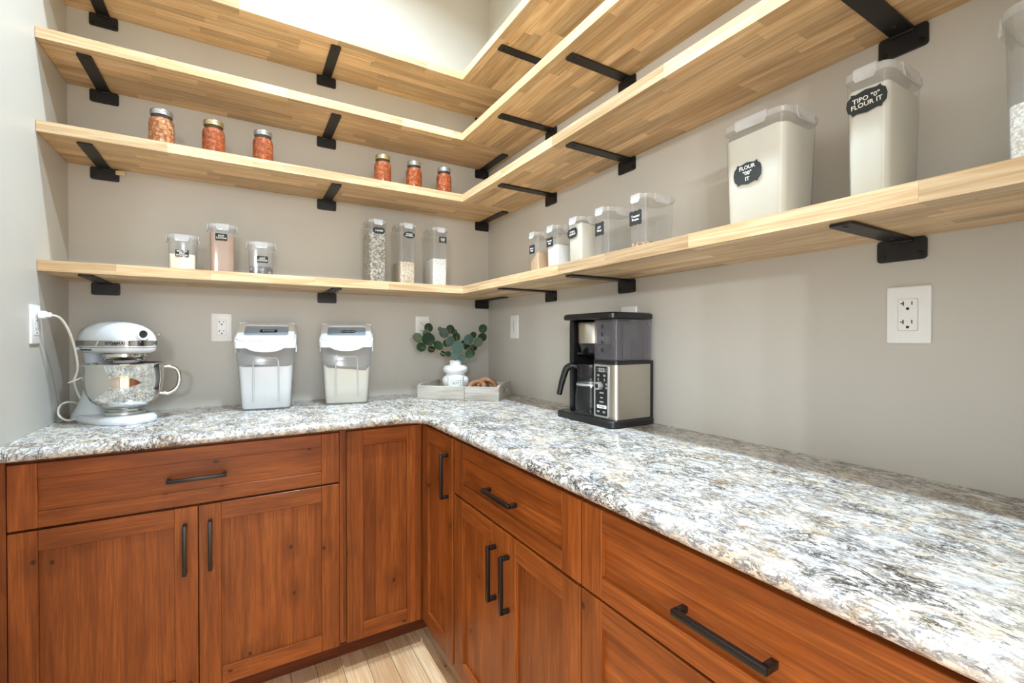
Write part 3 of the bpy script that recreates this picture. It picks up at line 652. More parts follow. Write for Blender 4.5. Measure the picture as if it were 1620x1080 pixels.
# ------------------------------------------------------------------ flip-top bins on the worktop
def bin_(label, loc, rz, content, wavy, txt, kind):
    t = thing('flip_top_bin', label, 'container', loc, rz, 'flip-top bins on the worktop')
    H, HB = 0.262, 0.345
    def sec(z, off=0, tilt=False):
        f = z/H; w = 0.176+0.036*f-2*off; d = 0.165+0.045*f-2*off
        return [Vector((p[0], p[1]+0.006, z)) for p in rrect(w, d, 0.016, 4)]
    b = BM(); loft(b, [sec(0.0, 0.006), sec(0.004, 0), sec(0.13), sec(H)], True, False); body = obj('body', b, 'bin_clear', t, 40)
    # slanted upper collar: back is higher than the front
    yF, yB = -0.105, 0.111
    def slant(y): return H+0.012+(HB-H-0.012)*min(1, max(0, (y-yF)/(0.165)))
    outer = rrect(0.220, 0.216, 0.02, 5, 0, 0.003)
    b = BM()
    r0 = [Vector((p[0]*0.985, p[1], H-0.012)) for p in outer]; r1 = [Vector((p[0], p[1], H)) for p in outer]
    r2 = [Vector((p[0], p[1], slant(p[1]))) for p in outer]
    inner = rrect(0.208, 0.204, 0.016, 5, 0, 0.003); r3 = [Vector((p[0], p[1], slant(p[1])+0.004)) for p in inner]
    loft(b, [r0, r1, r2, r3], False, False); obj('collar', b, 'bin_white', t, 40)
    # lid frame (ring) and window on the slope
    ang = math.atan2(HB-H-0.012, 0.165)
    LM = Matrix.Translation((0, (yF+0.060)/2+0.0, (slant(yF)+slant(0.060))/2+0.004)) @ Matrix.Rotation(ang, 4, 'X')
    L = math.hypot(0.165, HB-H-0.012)
    b = BM()
    o_, i_ = rrect(0.206, L-0.004, 0.016, 5), rrect(0.160, L-0.068, 0.012, 5, 0, 0.006)
    ring = [[LM @ Vector((p[0], p[1], z)) for p in q] for q, z in ((o_, 0.0), (o_, 0.006), (i_, 0.008), (i_, 0.001))]
    loft(b, ring, False, False); lid = obj('lid', b, 'bin_white', t, 40)
    b = BM(); prism(b, i_, 0.001, 0.003, LM); win = obj('window', b, 'blue_window', lid, 0)
    b = BM(); prism(b, rrect(0.204, 0.052, 0.012, 4, 0, 0.084), HB-0.004, HB+0.004); obj('rear_lid', b, 'bin_white', t, 40)
    for sx in (-1, 1):
        b = BM(); box(b, sx*0.094-0.012, sx*0.094+0.012, 0.054, 0.070, HB+0.001, HB+0.011, 0.003); obj('hinge', b, 'bin_white', t, 40)
    mt = LM @ Matrix.Translation((0.006, 0.006, 0.0034))
    b = BM(); prism(b, [(p[0], p[1]) for p in bracket_outline(0.066, 0.030, kind)], 0, 0.0005, mt); l = obj('label', b, 'label', t, 0)
    text_obj('lettering', txt, 0.0135 if len(txt) < 7 else 0.0088, 'chalk', l, mt @ Matrix.Translation((0, 0, 0.0009)), weight=0.0003)
    # front latch tab
    pts = [(0.070*math.cos(a), -0.026*math.sin(a)) for a in [PI*i/16 for i in range(17)]]
    pts = [(0.074, 0.010)]+pts+[(-0.074, 0.010)]
    b = BM(); prism(b, pts, 0.106, 0.114, Matrix.Translation((0, 0, H-0.002)) @ FRONT); obj('latch', b, 'bin_white', t, 40)
    # moulded grip outline on the front
    fy = lambda z: 0.006-(0.165+0.045*z/H)/2-0.0012
    path = [(-0.046, fy(0.035), 0.035), (-0.045, fy(0.12), 0.12), (-0.044, fy(0.198), 0.198), (-0.036, fy(0.210), 0.210), (0.036, fy(0.210), 0.210), (0.044, fy(0.198), 0.198), (0.045, fy(0.12), 0.12), (0.046, fy(0.035), 0.035)]
    b = BM(); tube(b, path, 0.0032, 6); obj('grip_frame', b, 'clasp', body, 60)
    for sx in (-1, 1):
        zz = H-0.014; b = BM(); box(b, sx*0.109-0.003, sx*0.109+0.003, -0.03, 0.05, zz-0.018, zz+0.012, 0.002); obj('side_latch', b, 'bin_white', t, 40)
    # contents with an uneven top
    b = BM(); rings = [sec(0.006, 0.007), sec(0.01, 0.0035), sec(0.07, 0.0035)]
    rings.append([Vector((p.x, p.y, wavy(p.x, p.y))) for p in sec(0.15, 0.0035)])
    rr = loft(b, rings, True, False)
    for f in (0.7, 0.35):
        q = [b.verts.new((p.x*f, p.y*f, wavy(p.x*f, p.y*f))) for p in sec(0.15, 0.0035)]
        n = len(q)
        for i in range(n): face(b, (rr[-1][i], rr[-1][(i+1) % n], q[(i+1) % n], q[i]))
        rr.append(q)
    c = b.verts.new((0, 0, wavy(0, 0)))
    for i in range(n): face(b, (rr[-1][i], rr[-1][(i+1) % n], c))
    obj('contents', b, content, t, 60)
bin_('flip-top bin of white sugar right of the back wall outlet', (-1.124, -0.152, CT+0.0004), -0.10, 'sugar', lambda x, y: 0.152+0.010*math.cos(abs(x)*28+3.3)+0.02*abs(x)/0.1, 'SUGAR', 'plaque')
bin_('flip-top bin of cream flour standing nearer the corner', (-0.806, -0.155, CT+0.0004), -0.20, 'wheat_flour', lambda x, y: 0.115+0.045*(abs(x-0.005)/0.09)+0.010*math.sin(x*60+1), 'UNBLEACHED', 'cloud')

# ------------------------------------------------------------------ stand mixer
MA = -53
def mixer():
    t = thing('stand_mixer', 'white stand mixer with a polished steel bowl beside the left wall', 'mixer', (-1.566, -0.262, CT+0.0005), math.radians(MA))
    b = BM()
    def plan(z, xb, xf, wb, wf, n=36):
        """egg-like footprint between back xb and front xf"""
        out = []
        for i in range(n):
            a = 2*PI*i/n; cx = (xb+xf)/2; hx = (xf-xb)/2
            ca, sa = math.cos(a), math.sin(a); e = 2/2.7
            x = cx+hx*math.copysign(abs(ca)**e, ca); f = (x-xb)/(xf-xb); w = wb+(wf-wb)*f
            out.append(Vector((x, w*math.copysign(abs(sa)**e, sa), z)))
        return out
    loft(b, [plan(0.0, -0.232, 0.098, 0.072, 0.084), plan(0.004, -0.235, 0.101, 0.074, 0.087), plan(0.018, -0.233, 0.099, 0.073, 0.086), plan(0.026, -0.225, 0.090, 0.066, 0.078), plan(0.028, -0.2, 0.07, 0.05, 0.06)])
    loft(b, [plan(0.010, -0.234, -0.030, 0.074, 0.076), plan(0.022, -0.230, -0.045, 0.071, 0.068), plan(0.045, -0.218, -0.070, 0.060, 0.056), plan(0.075, -0.203, -0.088, 0.050, 0.046), plan(0.11, -0.192, -0.098, 0.044, 0.040), plan(0.15, -0.184, -0.102, 0.041, 0.038), plan(0.20, -0.180, -0.100, 0.042, 0.039), plan(0.232, -0.182, -0.088, 0.047, 0.043), plan(0.245, -0.182, -0.08, 0.049, 0.045)])
    obj('base', b, 'mixer_white', t, 50)
    b = BM(); loft(b, [plan(0.0, -0.230, 0.096, 0.070, 0.082), plan(-0.0003, -0.225, 0.09, 0.066, 0.078)]); obj('foot_pad', b, 'rubber', t, 0)
    # head
    b = BM(); secs = []
    stations = [(-0.234, 0.024, 0.268, 0.306), (-0.231, 0.040, 0.248, 0.322), (-0.222, 0.053, 0.240, 0.334), (-0.205, 0.060, 0.237, 0.342), (-0.15, 0.0640, 0.235, 0.3475), (-0.08, 0.065, 0.234, 0.3485), (-0.02, 0.065, 0.234, 0.3475), (0.04, 0.064, 0.234, 0.3445), (0.085, 0.0615, 0.235, 0.3390), (0.115, 0.058, 0.236, 0.3325), (0.135, 0.053, 0.238, 0.325), (0.146, 0.046, 0.242, 0.317), (0.152, 0.034, 0.250, 0.307), (0.154, 0.018, 0.262, 0.296)]
    HXF = lambda x: -0.04+(x+0.04)*(0.77 if x < -0.04 else 0.72)      # compact head
    for x, hw, z0, z1 in stations:
        x = HXF(x)
        ring = []
        zc = min(z0+0.035, (z0+z1)/2)
        for i in range(32):
            a = 2*PI*i/32; ca, sa = math.cos(a), math.sin(a)
            e = 2/2.2 if sa > 0 else 2/4.5
            y = hw*math.copysign(abs(ca)**e, ca); z = zc+((z1-zc) if sa > 0 else (zc-z0))*math.copysign(abs(sa)**e, sa)
            ring.append(Vector((x, y, z)))
        secs.append(ring)
    loft(b, secs); head = obj('head', b, 'mixer_white', t, 60)
    # polished trim band around the head
    def band(z0, z1, grow, mat, name, par):
        b = BM(); P = []
        xs = [q[0] for q in stations]; hw = [q[1] for q in stations]
        xs = [HXF(x) for x in xs]; P = [(x, -w-grow) for x, w in zip(xs, hw)]+[(HXF(0.1548)+grow, 0)]+[(x, w+grow) for x, w in reversed(list(zip(xs, hw)))]+[(HXF(-0.2350)-grow, 0)]
        loft(b, [[Vector((p[0], p[1], z)) for p in P] for z in (z0, z1)]); return obj(name, b, mat, par, 50)
    bd = band(0.2635, 0.2815, 0.0012, 'chrome', 'trim_band', head)
    band(0.2575, 0.2590, 0.0008, 'ink_grey', 'seam', head)
    # lettering along the band on the visible side
    # lettering wrapped round the band on each side, ending near the front
    side = [Vector((HXF(q[0]), q[1]+0.0017)) for q in reversed(stations)]; side = [Vector((HXF(0.1548)+0.0017, 0.0))]+side
    def on_band(d):
        for a, c in zip(side, side[1:]):
            e = (c-a).length
            if d <= e: return a+(c-a)*(d/e)
            d -= e
        return side[-1]
    for sg in (-1, 1):
        lt = text_obj('lettering', 'KITCHENAID', 0.0140, 'ink_grey', bd, Matrix.Identity(4), spacing=1.15, weight=0.0006)
        for v in lt.data.vertices:
            q = on_band(0.082-v.co.x if sg < 0 else 0.082+v.co.x); v.co = Vector((q.x, sg*q.y, 0.2722+v.co.y))
    # attachment hub with dark opening and clamp knob
    b = BM(); lathe(b, [(0.0, 0.0), (0.0205, 0.0), (0.0205, 0.018), (0.0190, 0.021), (0.0135, 0.021), (0.0125, 0.016)], 28, (0.086, 0, 0.303), 'x'); hub = obj('hub', b, 'mixer_white', head, 50)
    b = BM(); cyl(b, (0.100, 0, 0.303), 0.0130, 0.0035, 'x', 24); obj('hub_opening', b, 'slot', hub, 50)
    b = BM(); cyl(b, (0.066, 0.040, 0.303), 0.0035, 0.030, 'y', 12); lathe(b, [(0, 0), (0.005, 0.001), (0.0065, 0.004), (0.005, 0.008), (0, 0.009)], 16, (0.066, 0.066, 0.303), 'y'); obj('clamp_knob', b, 'chrome', head, 50)
    # speed lever and its slot on the near side
    b = BM(); box(b, -0.150, -0.065, -0.0668, -0.0630, 0.2475, 0.2520, 0.001); obj('speed_slot', b, 'slot', head, 0)
    b = BM(); lathe(b, [(0, -0.016), (0.009, -0.014), (0.0105, -0.008), (0.008, 0.0), (0.004, 0.006)], 18, (-0.132, -0.066, 0.250), 'y'); obj('speed_lever', b, 'silver', head, 50)
    b = BM(); cyl(b, (-0.168, -0.056, 0.262), 0.006, 0.010, 'y', 16); obj('lock_pin', b, 'silver', head, 50)
    # planetary and shaft
    b = BM(); lathe(b, [(0.0, 0.236), (0.058, 0.236), (0.059, 0.230), (0.057, 0.218), (0.052, 0.214), (0.0, 0.214)], 32); obj('planetary', b, 'chrome', head, 50)
    b = BM(); lathe(b, [(0.040, 0.216), (0.036, 0.206), (0.016, 0.204), (0.014, 0.150), (0.0, 0.150)], 24, (0.012, 0, 0)); obj('beater_shaft', b, 'mixer_white', head, 50)
    # bowl
    prof = [(0.0, 0.030), (0.050, 0.030), (0.052, 0.046), (0.056, 0.050), (0.074, 0.060), (0.091, 0.080), (0.102, 0.106), (0.1075, 0.140), (0.1095, 0.196), (0.113, 0.199), (0.1135, 0.203), (0.110, 0.204), (0.1075, 0.198), (0.1055, 0.140), (0.100, 0.107), (0.089, 0.082), (0.072, 0.062), (0.0, 0.055)]
    b = BM(); lathe(b, prof, 64); bowl = obj('bowl', b, 'chrome', t, 60)
    b = BM(); lathe(b, [(0.049, 0.0285), (0.056, 0.0285), (0.057, 0.034), (0.054, 0.038), (0.050, 0.038)], 40); obj('bowl_foot', b, 'silver', bowl, 50)
    ha = math.radians(10-MA); R = lambda r, z, s=0: (r*math.cos(ha)-s*math.sin(ha), r*math.sin(ha)+s*math.cos(ha), z)
    b = BM(); pth = catmull([R(0.107, 0.188), R(0.128, 0.186), R(0.146, 0.176), R(0.154, 0.150), R(0.150, 0.118), R(0.136, 0.098), R(0.116, 0.090), R(0.094, 0.094)], 6)
    tube(b, pth, 0.0090, 10, flat=0.8); obj('bowl_handle', b, 'chrome', bowl, 60)
    # cord with plug (in the mixer's own frame)
    inv = (Matrix.Translation((-1.566, -0.262, CT+0.0005)) @ Matrix.Rotation(math.radians(MA), 4, 'Z')).inverted()
    wpts = [(LX+0.034, -0.325, 1.278), (LX+0.051, -0.30, 1.269), (LX+0.063, -0.27, 1.231), (LX+0.071, -0.24, 1.172), (LX+0.074, -0.22, 1.111), (LX+0.068, -0.21, 1.08), (LX+0.060, -0.20, 1.058), (LX+0.059, -0.17, 1.021), (LX+0.066, -0.14, 0.981), (LX+0.070, -0.11, 0.955), (LX+0.054, -0.095, 0.963), (LX+0.029, -0.11, 0.976), (LX+0.012, -0.13, 0.973), (LX+0.009, -0.16, 0.957), (LX+0.020, -0.19, 0.938), (LX+0.046, -0.205, 0.924), (LX+0.075, -0.17, 0.928)]
    b = BM(); tube(b, [inv @ Vector(p) for p in catmull(wpts, 7)], 0.0036, 8); cord = obj('power_cord', b, 'cord', t, 60)
    b = BM(); box(b, LX+0.0085, LX+0.026, -0.340, -0.310, 1.266, 1.290, 0.004); box(b, LX+0.022, LX+0.038, -0.333, -0.317, 1.270, 1.286, 0.004)
    for v in b.verts: v.co = inv @ v.co
    obj('plug', b, 'outlet', cord, 40)
    b = BM(); tube(b, [inv @ Vector(p) for p in catmull([(LX+0.046, -0.205, 1.052), (LX+0.060, -0.207, 1.058), (LX+0.080, -0.200, 1.068)], 5)], 0.0022, 6); obj('cord_tie', b, 'cord', cord, 60)
mixer()
# ------------------------------------------------------------------ coffee maker and carafe
def coffee():
    loc = (-0.107, -1.091, CT+0.0005)
    t = thing('coffee_maker', 'black and steel drip coffee maker with a clear water tank', 'coffee maker', loc, -PI/2)
    b = BM()
    sec = lambda z, o: [Vector((p[0], p[1], z)) for p in rrect(0.308-2*o, 0.206-2*o, 0.028, 6, -0.008, 0.0)]
    loft(b, [sec(0, 0.003), sec(0.003, 0), sec(0.019, 0), sec(0.023, 0.004)]); base = obj('base', b, 'black_plastic', t, 40)
    b = BM(); lathe(b, [(0.0, 0.0), (0.058, 0.0), (0.058, 0.0015), (0.0, 0.0015)], 32, (-0.045, -0.028, 0.023)); obj('warming_plate', b, 'rubber', base, 40)
    # rear column and left post
    b = BM(); box(b, -0.136, 0.030, 0.036, 0.092, 0.022, 0.357, 0.006); box(b, -0.136, -0.110, -0.055, 0.06, 0.022, 0.357, 0.005); obj('column', b, 'black_plastic', t, 40)
    # lower steel tower
    def tw(z, o, x0=0.031, x1=0.135, y0=-0.078, y1=0.080):
        pts = rrect(x1-x0-2*o, y1-y0-2*o, 0.004, 6, (x0+x1)/2, (y0+y1)/2); out = []
        R = 0.020     # big radius only on the front right corner
        base = [(x0+o, y1-o), (x0+o, y0+o)]+[(x1-o-R+R*math.sin(a), y0+o+R-R*math.cos(a)) for a in [PI/2*i/8 for i in range(9)]]+[(x1-o, y1-o)]
        return [Vector((p[0], p[1], z)) for p in base]
    b = BM(); loft(b, [tw(0.024, 0), tw(0.203, 0)]); tower = obj('tower', b, 'steel', t, 30, label='brushed steel housing')
    b = BM(); loft(b, [tw(0.203, -0.001, y1=0.092), tw(0.2145, -0.001, y1=0.092)]); box(b, 0.031, 0.1365, 0.080, 0.094, 0.022, 0.204, 0.002); obj('tower_trim', b, 'black_plastic', t, 30)
    # control panel
    b = BM(); prism(b, rrect(0.070, 0.174, 0.006, 4, 0.070, 0.114), 0.0775, 0.0805, FRONT); fr = obj('panel_frame', b, 'silver', t, 30)
    b = BM(); prism(b, rrect(0.058, 0.163, 0.004, 4, 0.070, 0.114), 0.0800, 0.0812, FRONT); pn = obj('control_panel', b, 'black_plastic', t, 30)
    b = BM(); prism(b, rrect(0.030, 0.013, 0.002, 3, 0.072, 0.184), 0.0810, 0.0816, FRONT); obj('display', b, 'silver', pn, 0)
    text_obj('lettering', '12:00', 0.009, 'slot', pn, Matrix.Translation((0.072, -0.0818, 0.184)) @ FRONT)
    b = BM()
    for (x, z, w, h) in ((0.050, 0.188, 0.004, 0.003), (0.050, 0.180, 0.004, 0.003), (0.094, 0.188, 0.004, 0.004), (0.094, 0.180, 0.004, 0.004), (0.056, 0.166, 0.011, 0.007), (0.086, 0.166, 0.011, 0.007), (0.056, 0.152, 0.005, 0.009), (0.086, 0.152, 0.005, 0.009), (0.095, 0.138, 0.005, 0.007), (0.095, 0.126, 0.005, 0.007), (0.072, 0.108, 0.020, 0.005), (0.072, 0.092, 0.012, 0.005), (0.072, 0.078, 0.020, 0.005), (0.056, 0.045, 0.012, 0.006), (0.084, 0.045, 0.012, 0.006)):
        b = BM(); prism(b, rrect(w, h, 0.001, 2, x, z), 0.0810, 0.0816, FRONT); obj('button', b, 'silver', pn, 0)
    b = BM(); prism(b, rrect(0.046, 0.011, 0.001, 2, 0.073, 0.062), 0.0810, 0.0817, FRONT); obj('badge', b, 'outlet', pn, 0)
    text_obj('lettering', 'NINJA', 0.009, 'slot', pn, Matrix.Translation((0.073, -0.0820, 0.062)) @ FRONT, spacing=1.2)
    b = BM(); lathe(b, [(0.0, -0.0150), (0.0095, -0.0150), (0.0130, -0.0140), (0.0142, -0.001), (0.0142, 0.0)], 28, (0.064, -0.0808, 0.131), 'y'); kn = obj('dial', b, 'silver', pn, 40)
    b = BM(); cyl(b, (0.064, -0.0966, 0.131), 0.0082, 0.0010, 'y', 24); obj('dial_face', b, 'black_plastic', kn, 0)
    # water tank with ribs and inner cups
    b = BM(); loft(b, [tw(0.216, 0.0015, y1=0.088), tw(0.352, 0.0005, y1=0.088)], True, False); tank = obj('water_tank', b, 'smoke', t, 30, label='smoky clear water tank')
    b = BM(); loft(b, [tw(0.220, 0.007, y1=0.084), tw(0.345, 0.006, y1=0.084)], True, False); obj('tank_liner', b, 'smoke', tank, 30)
    for (y0, y1) in ((-0.048, -0.016), (0.046, 0.078)):
        b = BM(); prism(b, rrect(y1-y0, 0.112, 0.005, 3), 0, 0.003, Matrix.Translation((0.1345, (y0+y1)/2, 0.278)) @ Matrix.Rotation(PI/2, 4, 'Z') @ FRONT); obj('tank_rib', b, 'smoke', tank, 30)
    b = BM()
    for i in range(22): box(b, 0.034, 0.116, -0.0797, -0.0778, 0.224+i*0.0058, 0.2258+i*0.0058)
    obj('tank_ribbing', b, 'smoke', tank, 0)['kind'] = 'stuff'
    for i in range(4):
        b = BM(); prism(b, rrect(0.006, 0.012, 0.001, 2, 0.072, 0.250+i*0.026), 0.0798, 0.0801, FRONT); obj('level_mark', b, 'slot', tank, 0)
    # lid on top
    lid = [Vector((p[0], p[1], 0)) for p in rrect(0.266, 0.196, 0.024, 6, 0.008, -0.001)]
    b = BM(); L = lambda z, o: [Vector((p[0], p[1], z)) for p in rrect(0.266-2*o, 0.196-2*o, 0.022, 6, 0.008, -0.001)]
    loft(b, [L(0.3545, 0.002), L(0.356, 0), L(0.370, 0), L(0.375, 0.006)]); obj('top_lid', b, 'black_plastic', t, 40)
    # brew basket
    b = BM(); lathe(b, [(0.056, 0.268), (0.060, 0.272), (0.061, 0.342), (0.058, 0.346), (0, 0.346)], 36, (-0.036, -0.014, 0)); bk = obj('brew_basket', b, 'steel', t, 40)
    b = BM(); lathe(b, [(0.059, 0.2685), (0.056, 0.262), (0.050, 0.240), (0.030, 0.226), (0.012, 0.222), (0, 0.222)], 36, (-0.036, -0.014, 0)); obj('basket_funnel', b, 'black_plastic', bk, 40)
    b = BM(); box(b, -0.052, -0.020, -0.085, -0.062, 0.232, 0.240, 0.003); obj('drip_lever', b, 'black_plastic', bk, 40)
    # carafe
    c = thing('coffee_carafe', 'glass carafe with a black handle standing in the coffee maker', 'carafe', (loc[0]-0.028, loc[1]+0.045, loc[2]+0.0250), -PI/2)
    b = BM(); lathe(b, [(0, 0.0), (0.050, 0.0), (0.0545, 0.004), (0.056, 0.02), (0.055, 0.06), (0.050, 0.10), (0.044, 0.135)], 36); g = obj('glass_body', b, 'glass', c, 40)
    b = BM(); lathe(b, [(0.046, 0.126), (0.048, 0.130), (0.047, 0.156), (0.050, 0.166), (0.048, 0.172), (0, 0.174)], 36); obj('collar', b, 'black_plastic', c, 40)
    b = BM(); lathe(b, [(0.0504, 0.104), (0.0515, 0.102), (0.0520, 0.097), (0.0515, 0.096)], 36); obj('steel_band', b, 'silver', c, 40)
    b = BM(); d = Vector((-0.72, -0.69, 0)); P = lambda r, z: Vector((d.x*r, d.y*r, z))
    tube(b, catmull([P(0.040, 0.160), P(0.066, 0.165), P(0.086, 0.156), P(0.097, 0.130), P(0.107, 0.095), P(0.115, 0.058)], 6), [0.009]*6+[0.0115]*6+[0.012]*6+[0.0115]*6+[0.0105]*6+[0.009], 10); obj('handle', b, 'black_plastic', c, 60)
coffee()

# ------------------------------------------------------------------ corner tray with vase, candle and wooden links
TR = Vector((-0.500, -0.222)); ux = Vector((0.298, -0.277)).normalized(); TW, TD = 0.400, 0.272
ta = math.atan2(ux.y, ux.x); uy = Vector((-ux.y, ux.x))
tc = TR+ux*TW/2+uy*TD/2
t = thing('serving_tray', 'whitewashed wooden tray with cut-out handles set across the corner', 'tray', (tc.x, tc.y, CT+0.0004), ta)
b = BM(); box(b, -TW/2+0.012, TW/2-0.012, -TD/2+0.012, TD/2-0.012, 0.002, 0.010); obj('tray_bottom', b, 'grey_wood', t, 0)
HT = 0.064
for sy in (-1, 1):
    y0, y1 = (-TD/2, -TD/2+0.012) if sy < 0 else (TD/2-0.012, TD/2)
    for (xa, xb) in ((-TW/2, 0.0335), (0.0350, TW/2)):
        b = BM(); box(b, xa, xb, y0, y1, 0, HT, 0.0015, 1); obj('long_side', b, 'grey_wood', t, 0)
for sx in (-1, 1):
    x0 = -TW/2 if sx < 0 else TW/2-0.012
    b = BM(); Y0, Y1 = -TD/2+0.0125, TD/2-0.0125; s0, s1 = -0.045, 0.045
    MT = Matrix(((0, 0, 1, 0), (1, 0, 0, 0), (0, 1, 0, 0), (0, 0, 0, 1)))
    # side board with a slot: four boxes around the opening
    box(b, x0, x0+0.012, Y0, s0, 0, HT+0.006); box(b, x0, x0+0.012, s1, Y1, 0, HT+0.006); box(b, x0, x0+0.012, s0, s1, 0, 0.026); box(b, x0, x0+0.012, s0, s1, 0.046, HT+0.006)
    for (yy, sg) in ((s0, 1), (s1, -1)):
        prism(b, [(yy, 0.026)]+[(yy+sg*(0.010-0.010*math.sin(a)), 0.036-0.010*math.cos(a)) for a in [PI*i/8 for i in range(9)]]+[(yy, 0.046)], x0, x0+0.012, MT)
    obj('short_side', b, 'grey_wood', t, 0)
ZT = CT+0.0106
def on_tray(depth, px):
    """point on the tray at a given depth from its front edge, on the vertical plane through photo column px"""
    fx, fy = math.sin(0.5363), math.cos(0.5363); dx = fx+fy*(px-810)/719.13; dy = fy-fx*(px-810)/719.13
    o = Vector((cam.location.x, cam.location.y)); D = Vector((dx, dy))
    k = ((TR-o).dot(uy)+depth)/D.dot(uy); q = o+D*k; return q.x, q.y
VX, VY = on_tray(0.180, 720.5)
t = thing('ring_vase', 'white ceramic vase of stacked rings holding eucalyptus', 'vase', (VX, VY, ZT))
prof = [(0.0, 0.0), (0.046, 0.0), (0.050, 0.006), (0.048, 0.016), (0.040, 0.022), (0.044, 0.026)]
for (zc, rz_, R0, rr) in ((0.062, 0.029, 0.042, 0.026), (0.121, 0.022, 0.040, 0.022)):
    prof += [(R0+rr*math.cos(a), zc+rz_*math.sin(a)) for a in [-1.25+2.5*i/10 for i in range(11)]]
prof += [(0.030, 0.143), (0.028, 0.150), (0.0285, 0.162), (0.030, 0.166), (0.026, 0.166), (0.024, 0.150), (0.020, 0.100), (0, 0.09)]
b = BM(); lathe(b, prof, 40); obj('vase_body', b, 'ceramic', t, 50)
toc = Vector((cam.location.x-VX, cam.location.y-VY)).normalized()
CX, CY = on_tray(0.060, 721)
ca = math.atan2(toc.y, toc.x)+PI/2
t = thing('candle_jar', 'small white candle jar with a green-lettered label in front of the vase', 'candle', (CX, CY, ZT), ca)
b = BM(); lathe(b, [(0, 0), (0.034, 0), (0.037, 0.003), (0.0385, 0.012), (0.0395, 0.094), (0.039, 0.097), (0.036, 0.097), (0.0355, 0.085), (0, 0.085)], 36); obj('candle_glass', b, 'ceramic', t, 50)
def wrap(a, z, r=0.0397): return Vector((r*math.sin(a), -r*math.cos(a), z))
b = BM(); loft(b, [[wrap(-0.62+1.24*i/10, z) for i in range(11)] for z in (0.040, 0.080)], False, False, False); lb = obj('label', b, 'paper', t, 60)
b = BM()
for z in (0.0405, 0.0795): tube(b, [wrap(-0.60+1.2*i/10, z, 0.0400) for i in range(11)], 0.0007, 5)
for a in (-0.6, 0.6): tube(b, [wrap(a, 0.0405, 0.0400), wrap(a, 0.0795, 0.0400)], 0.0007, 5)
obj('label_border', b, 'ink_green', lb, 0)
me_t = text_obj('lettering', 'SOY', 0.017, 'ink_green', lb, FRONT @ Matrix.Translation((0, 0.066, 0)), weight=0.0003)
for v in me_t.data.vertices: v.co = wrap(v.co.x/0.0397, v.co.z, 0.0402)
# eucalyptus: measured leaf positions around the vase
t = thing('eucalyptus_sprigs', 'green eucalyptus sprigs with round leaves standing in the white vase', 'plant', (VX, VY, ZT+0.10))
KX = 0.0018/6.355*1.0
def ppos(zx, zy, depth):
    """zoomed-photo position -> point beside the vase; depth towards the camera"""
    px, py = 630+zx/6.355, 480+zy/6.355
    d = (px-720)*0.00317; h = (575-py)*0.00322+0.066
    right = Vector((-toc.y, toc.x)) if -toc.y > 0 else Vector((toc.y, -toc.x))
    return Vector((right.x*d+toc.x*depth, right.y*d+toc.y*depth, h)), right
LEAVES = [(198, 378, 45, 'grey', .02), (230, 470, 42, 'dark', .0), (300, 275, 40, 'dark', -.03), (305, 392, 58, 'dark', .03), (283, 335, 38, 'grey', -.01), (400, 455, 44, 'dark', .02), (328, 492, 34, 'dark', -.03),
          (455, 330, 46, 'blue', .0), (520, 292, 40, 'dark', -.02), (580, 368, 38, 'dark', -.02), (528, 412, 44, 'blue', .02), (592, 470, 56, 'blue', .05), (482, 432, 34, 'dark', -.02), (448, 535, 28, 'dark', .0),
          (705, 395, 46, 'blue', .03), (755, 352, 32, 'dark', -.03), (853, 285, 40, 'dark', -.01), (843, 372, 40, 'dark', .02), (800, 420, 44, 'grey', .03), (755, 480, 36, 'dark', -.02), (718, 540, 44, 'dark', .02), (655, 440, 36, 'dark', -.01),
          (570, 548, 38, 'blue', .04), (640, 578, 34, 'blue', .05), (500, 538, 26, 'dark', .01), (415, 290, 22, 'blue', -.02), (690, 470, 30, 'dark', -.03), (560, 320, 30, 'blue', -.03)]
lb_ = BM(); n = 14
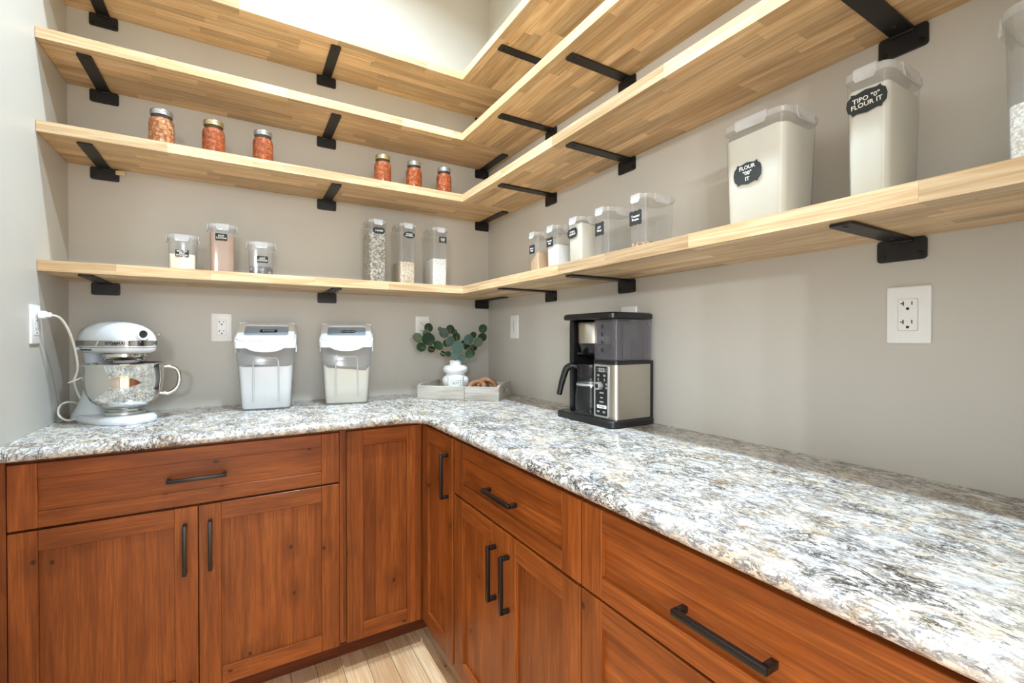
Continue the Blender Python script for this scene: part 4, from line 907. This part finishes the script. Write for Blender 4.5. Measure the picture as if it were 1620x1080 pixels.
for (zx, zy, r, kind, dp) in LEAVES:
    c, right = ppos(zx, zy, dp); R = r*0.0036/6.355
    b = BM(); up = Vector((0, 0, 1)); fw = Vector((toc.x, toc.y, 0)); rt = Vector((right.x, right.y, 0))
    outward = Vector((c.x, c.y, c.z-0.04)).normalized()
    # leaf plane: axis along the outward direction seen from the camera, face turned partly to the camera
    ax = (rt*outward.dot(rt)+up*outward.dot(up)+fw*random.uniform(-0.25, 0.35)).normalized()
    nm = (fw+up*random.uniform(-0.1, 0.5)+rt*random.uniform(-0.45, 0.45)); nm = (nm-ax*nm.dot(ax)).normalized(); sd = ax.cross(nm)
    for (off) in (0,):
        cv = b.verts.new(c-nm*0.0012); ring = []; mid = []
        for i in range(n):
            a = 2*PI*i/n; lx = math.cos(a); ly = math.sin(a)
            ring.append(b.verts.new(c+ax*R*lx*1.05+sd*R*ly*0.96+nm*R*0.16*(ly*ly)))
            mid.append(b.verts.new(c+ax*R*lx*0.55+sd*R*ly*0.5+nm*R*0.03*(ly*ly)))
        for i in range(n):
            j = (i+1) % n; face(b, (ring[i], ring[j], mid[j], mid[i])); face(b, (mid[i], mid[j], cv))
    geo = b.faces[:]; r_ = bmesh.ops.solidify(b, geom=geo, thickness=0.0007)
    obj('leaf', b, 'leaf_'+kind, t, 70)
for ends in ([(198, 378), (305, 392), (400, 470)], [(300, 275), (283, 335), (400, 455)], [(415, 290), (455, 330), (482, 432)], [(520, 292), (528, 412), (560, 500)], [(580, 368), (592, 470)], [(853, 285), (800, 420), (700, 500)], [(843, 372), (755, 440), (655, 520)], [(705, 395), (655, 440)], [(755, 480), (718, 540), (640, 578)], [(230, 470), (328, 492), (448, 535)]):
    pts = [ppos(x, y, 0.005*i)[0] for i, (x, y) in enumerate(ends)]+[Vector((0, 0, 0.066)), Vector((0, 0, 0.0))]
    b = BM(); tube(b, catmull(pts, 6), 0.0015, 6); obj('stem', b, 'stem', t, 60)
# wooden links
kc, right = None, None
KP = Vector(on_tray(0.118, 765))
t = thing('wooden_links', 'brown wooden knot of interlocked links on the tray', 'ornament', (KP.x, KP.y, ZT+0.0005), ca)
for (c, rx, ry, rz_, r0, r1) in (((-0.034, -0.020, 0.030), 0.95, -0.30, 0.35, 0.038, 0.029), ((0.018, -0.002, 0.036), 1.10, 0.30, -0.25, 0.042, 0.032), ((-0.004, 0.022, 0.034), 1.3, 0.1, 0.9, 0.036, 0.029)):
    Rm = Matrix.Rotation(rz_, 3, 'Z') @ Matrix.Rotation(ry, 3, 'Y') @ Matrix.Rotation(rx, 3, 'X')
    b = BM(); tube(b, [Vector(c)+Rm @ Vector((r0*math.cos(a), r1*math.sin(a), 0)) for a in [2*PI*i/28 for i in range(28)]], 0.0135, 8, closed=True)
    zmin = min(v.co.z for v in b.verts)
    for v in b.verts: v.co.z -= zmin-0.0002
    obj('link', b, 'knot_wood', t, 60)
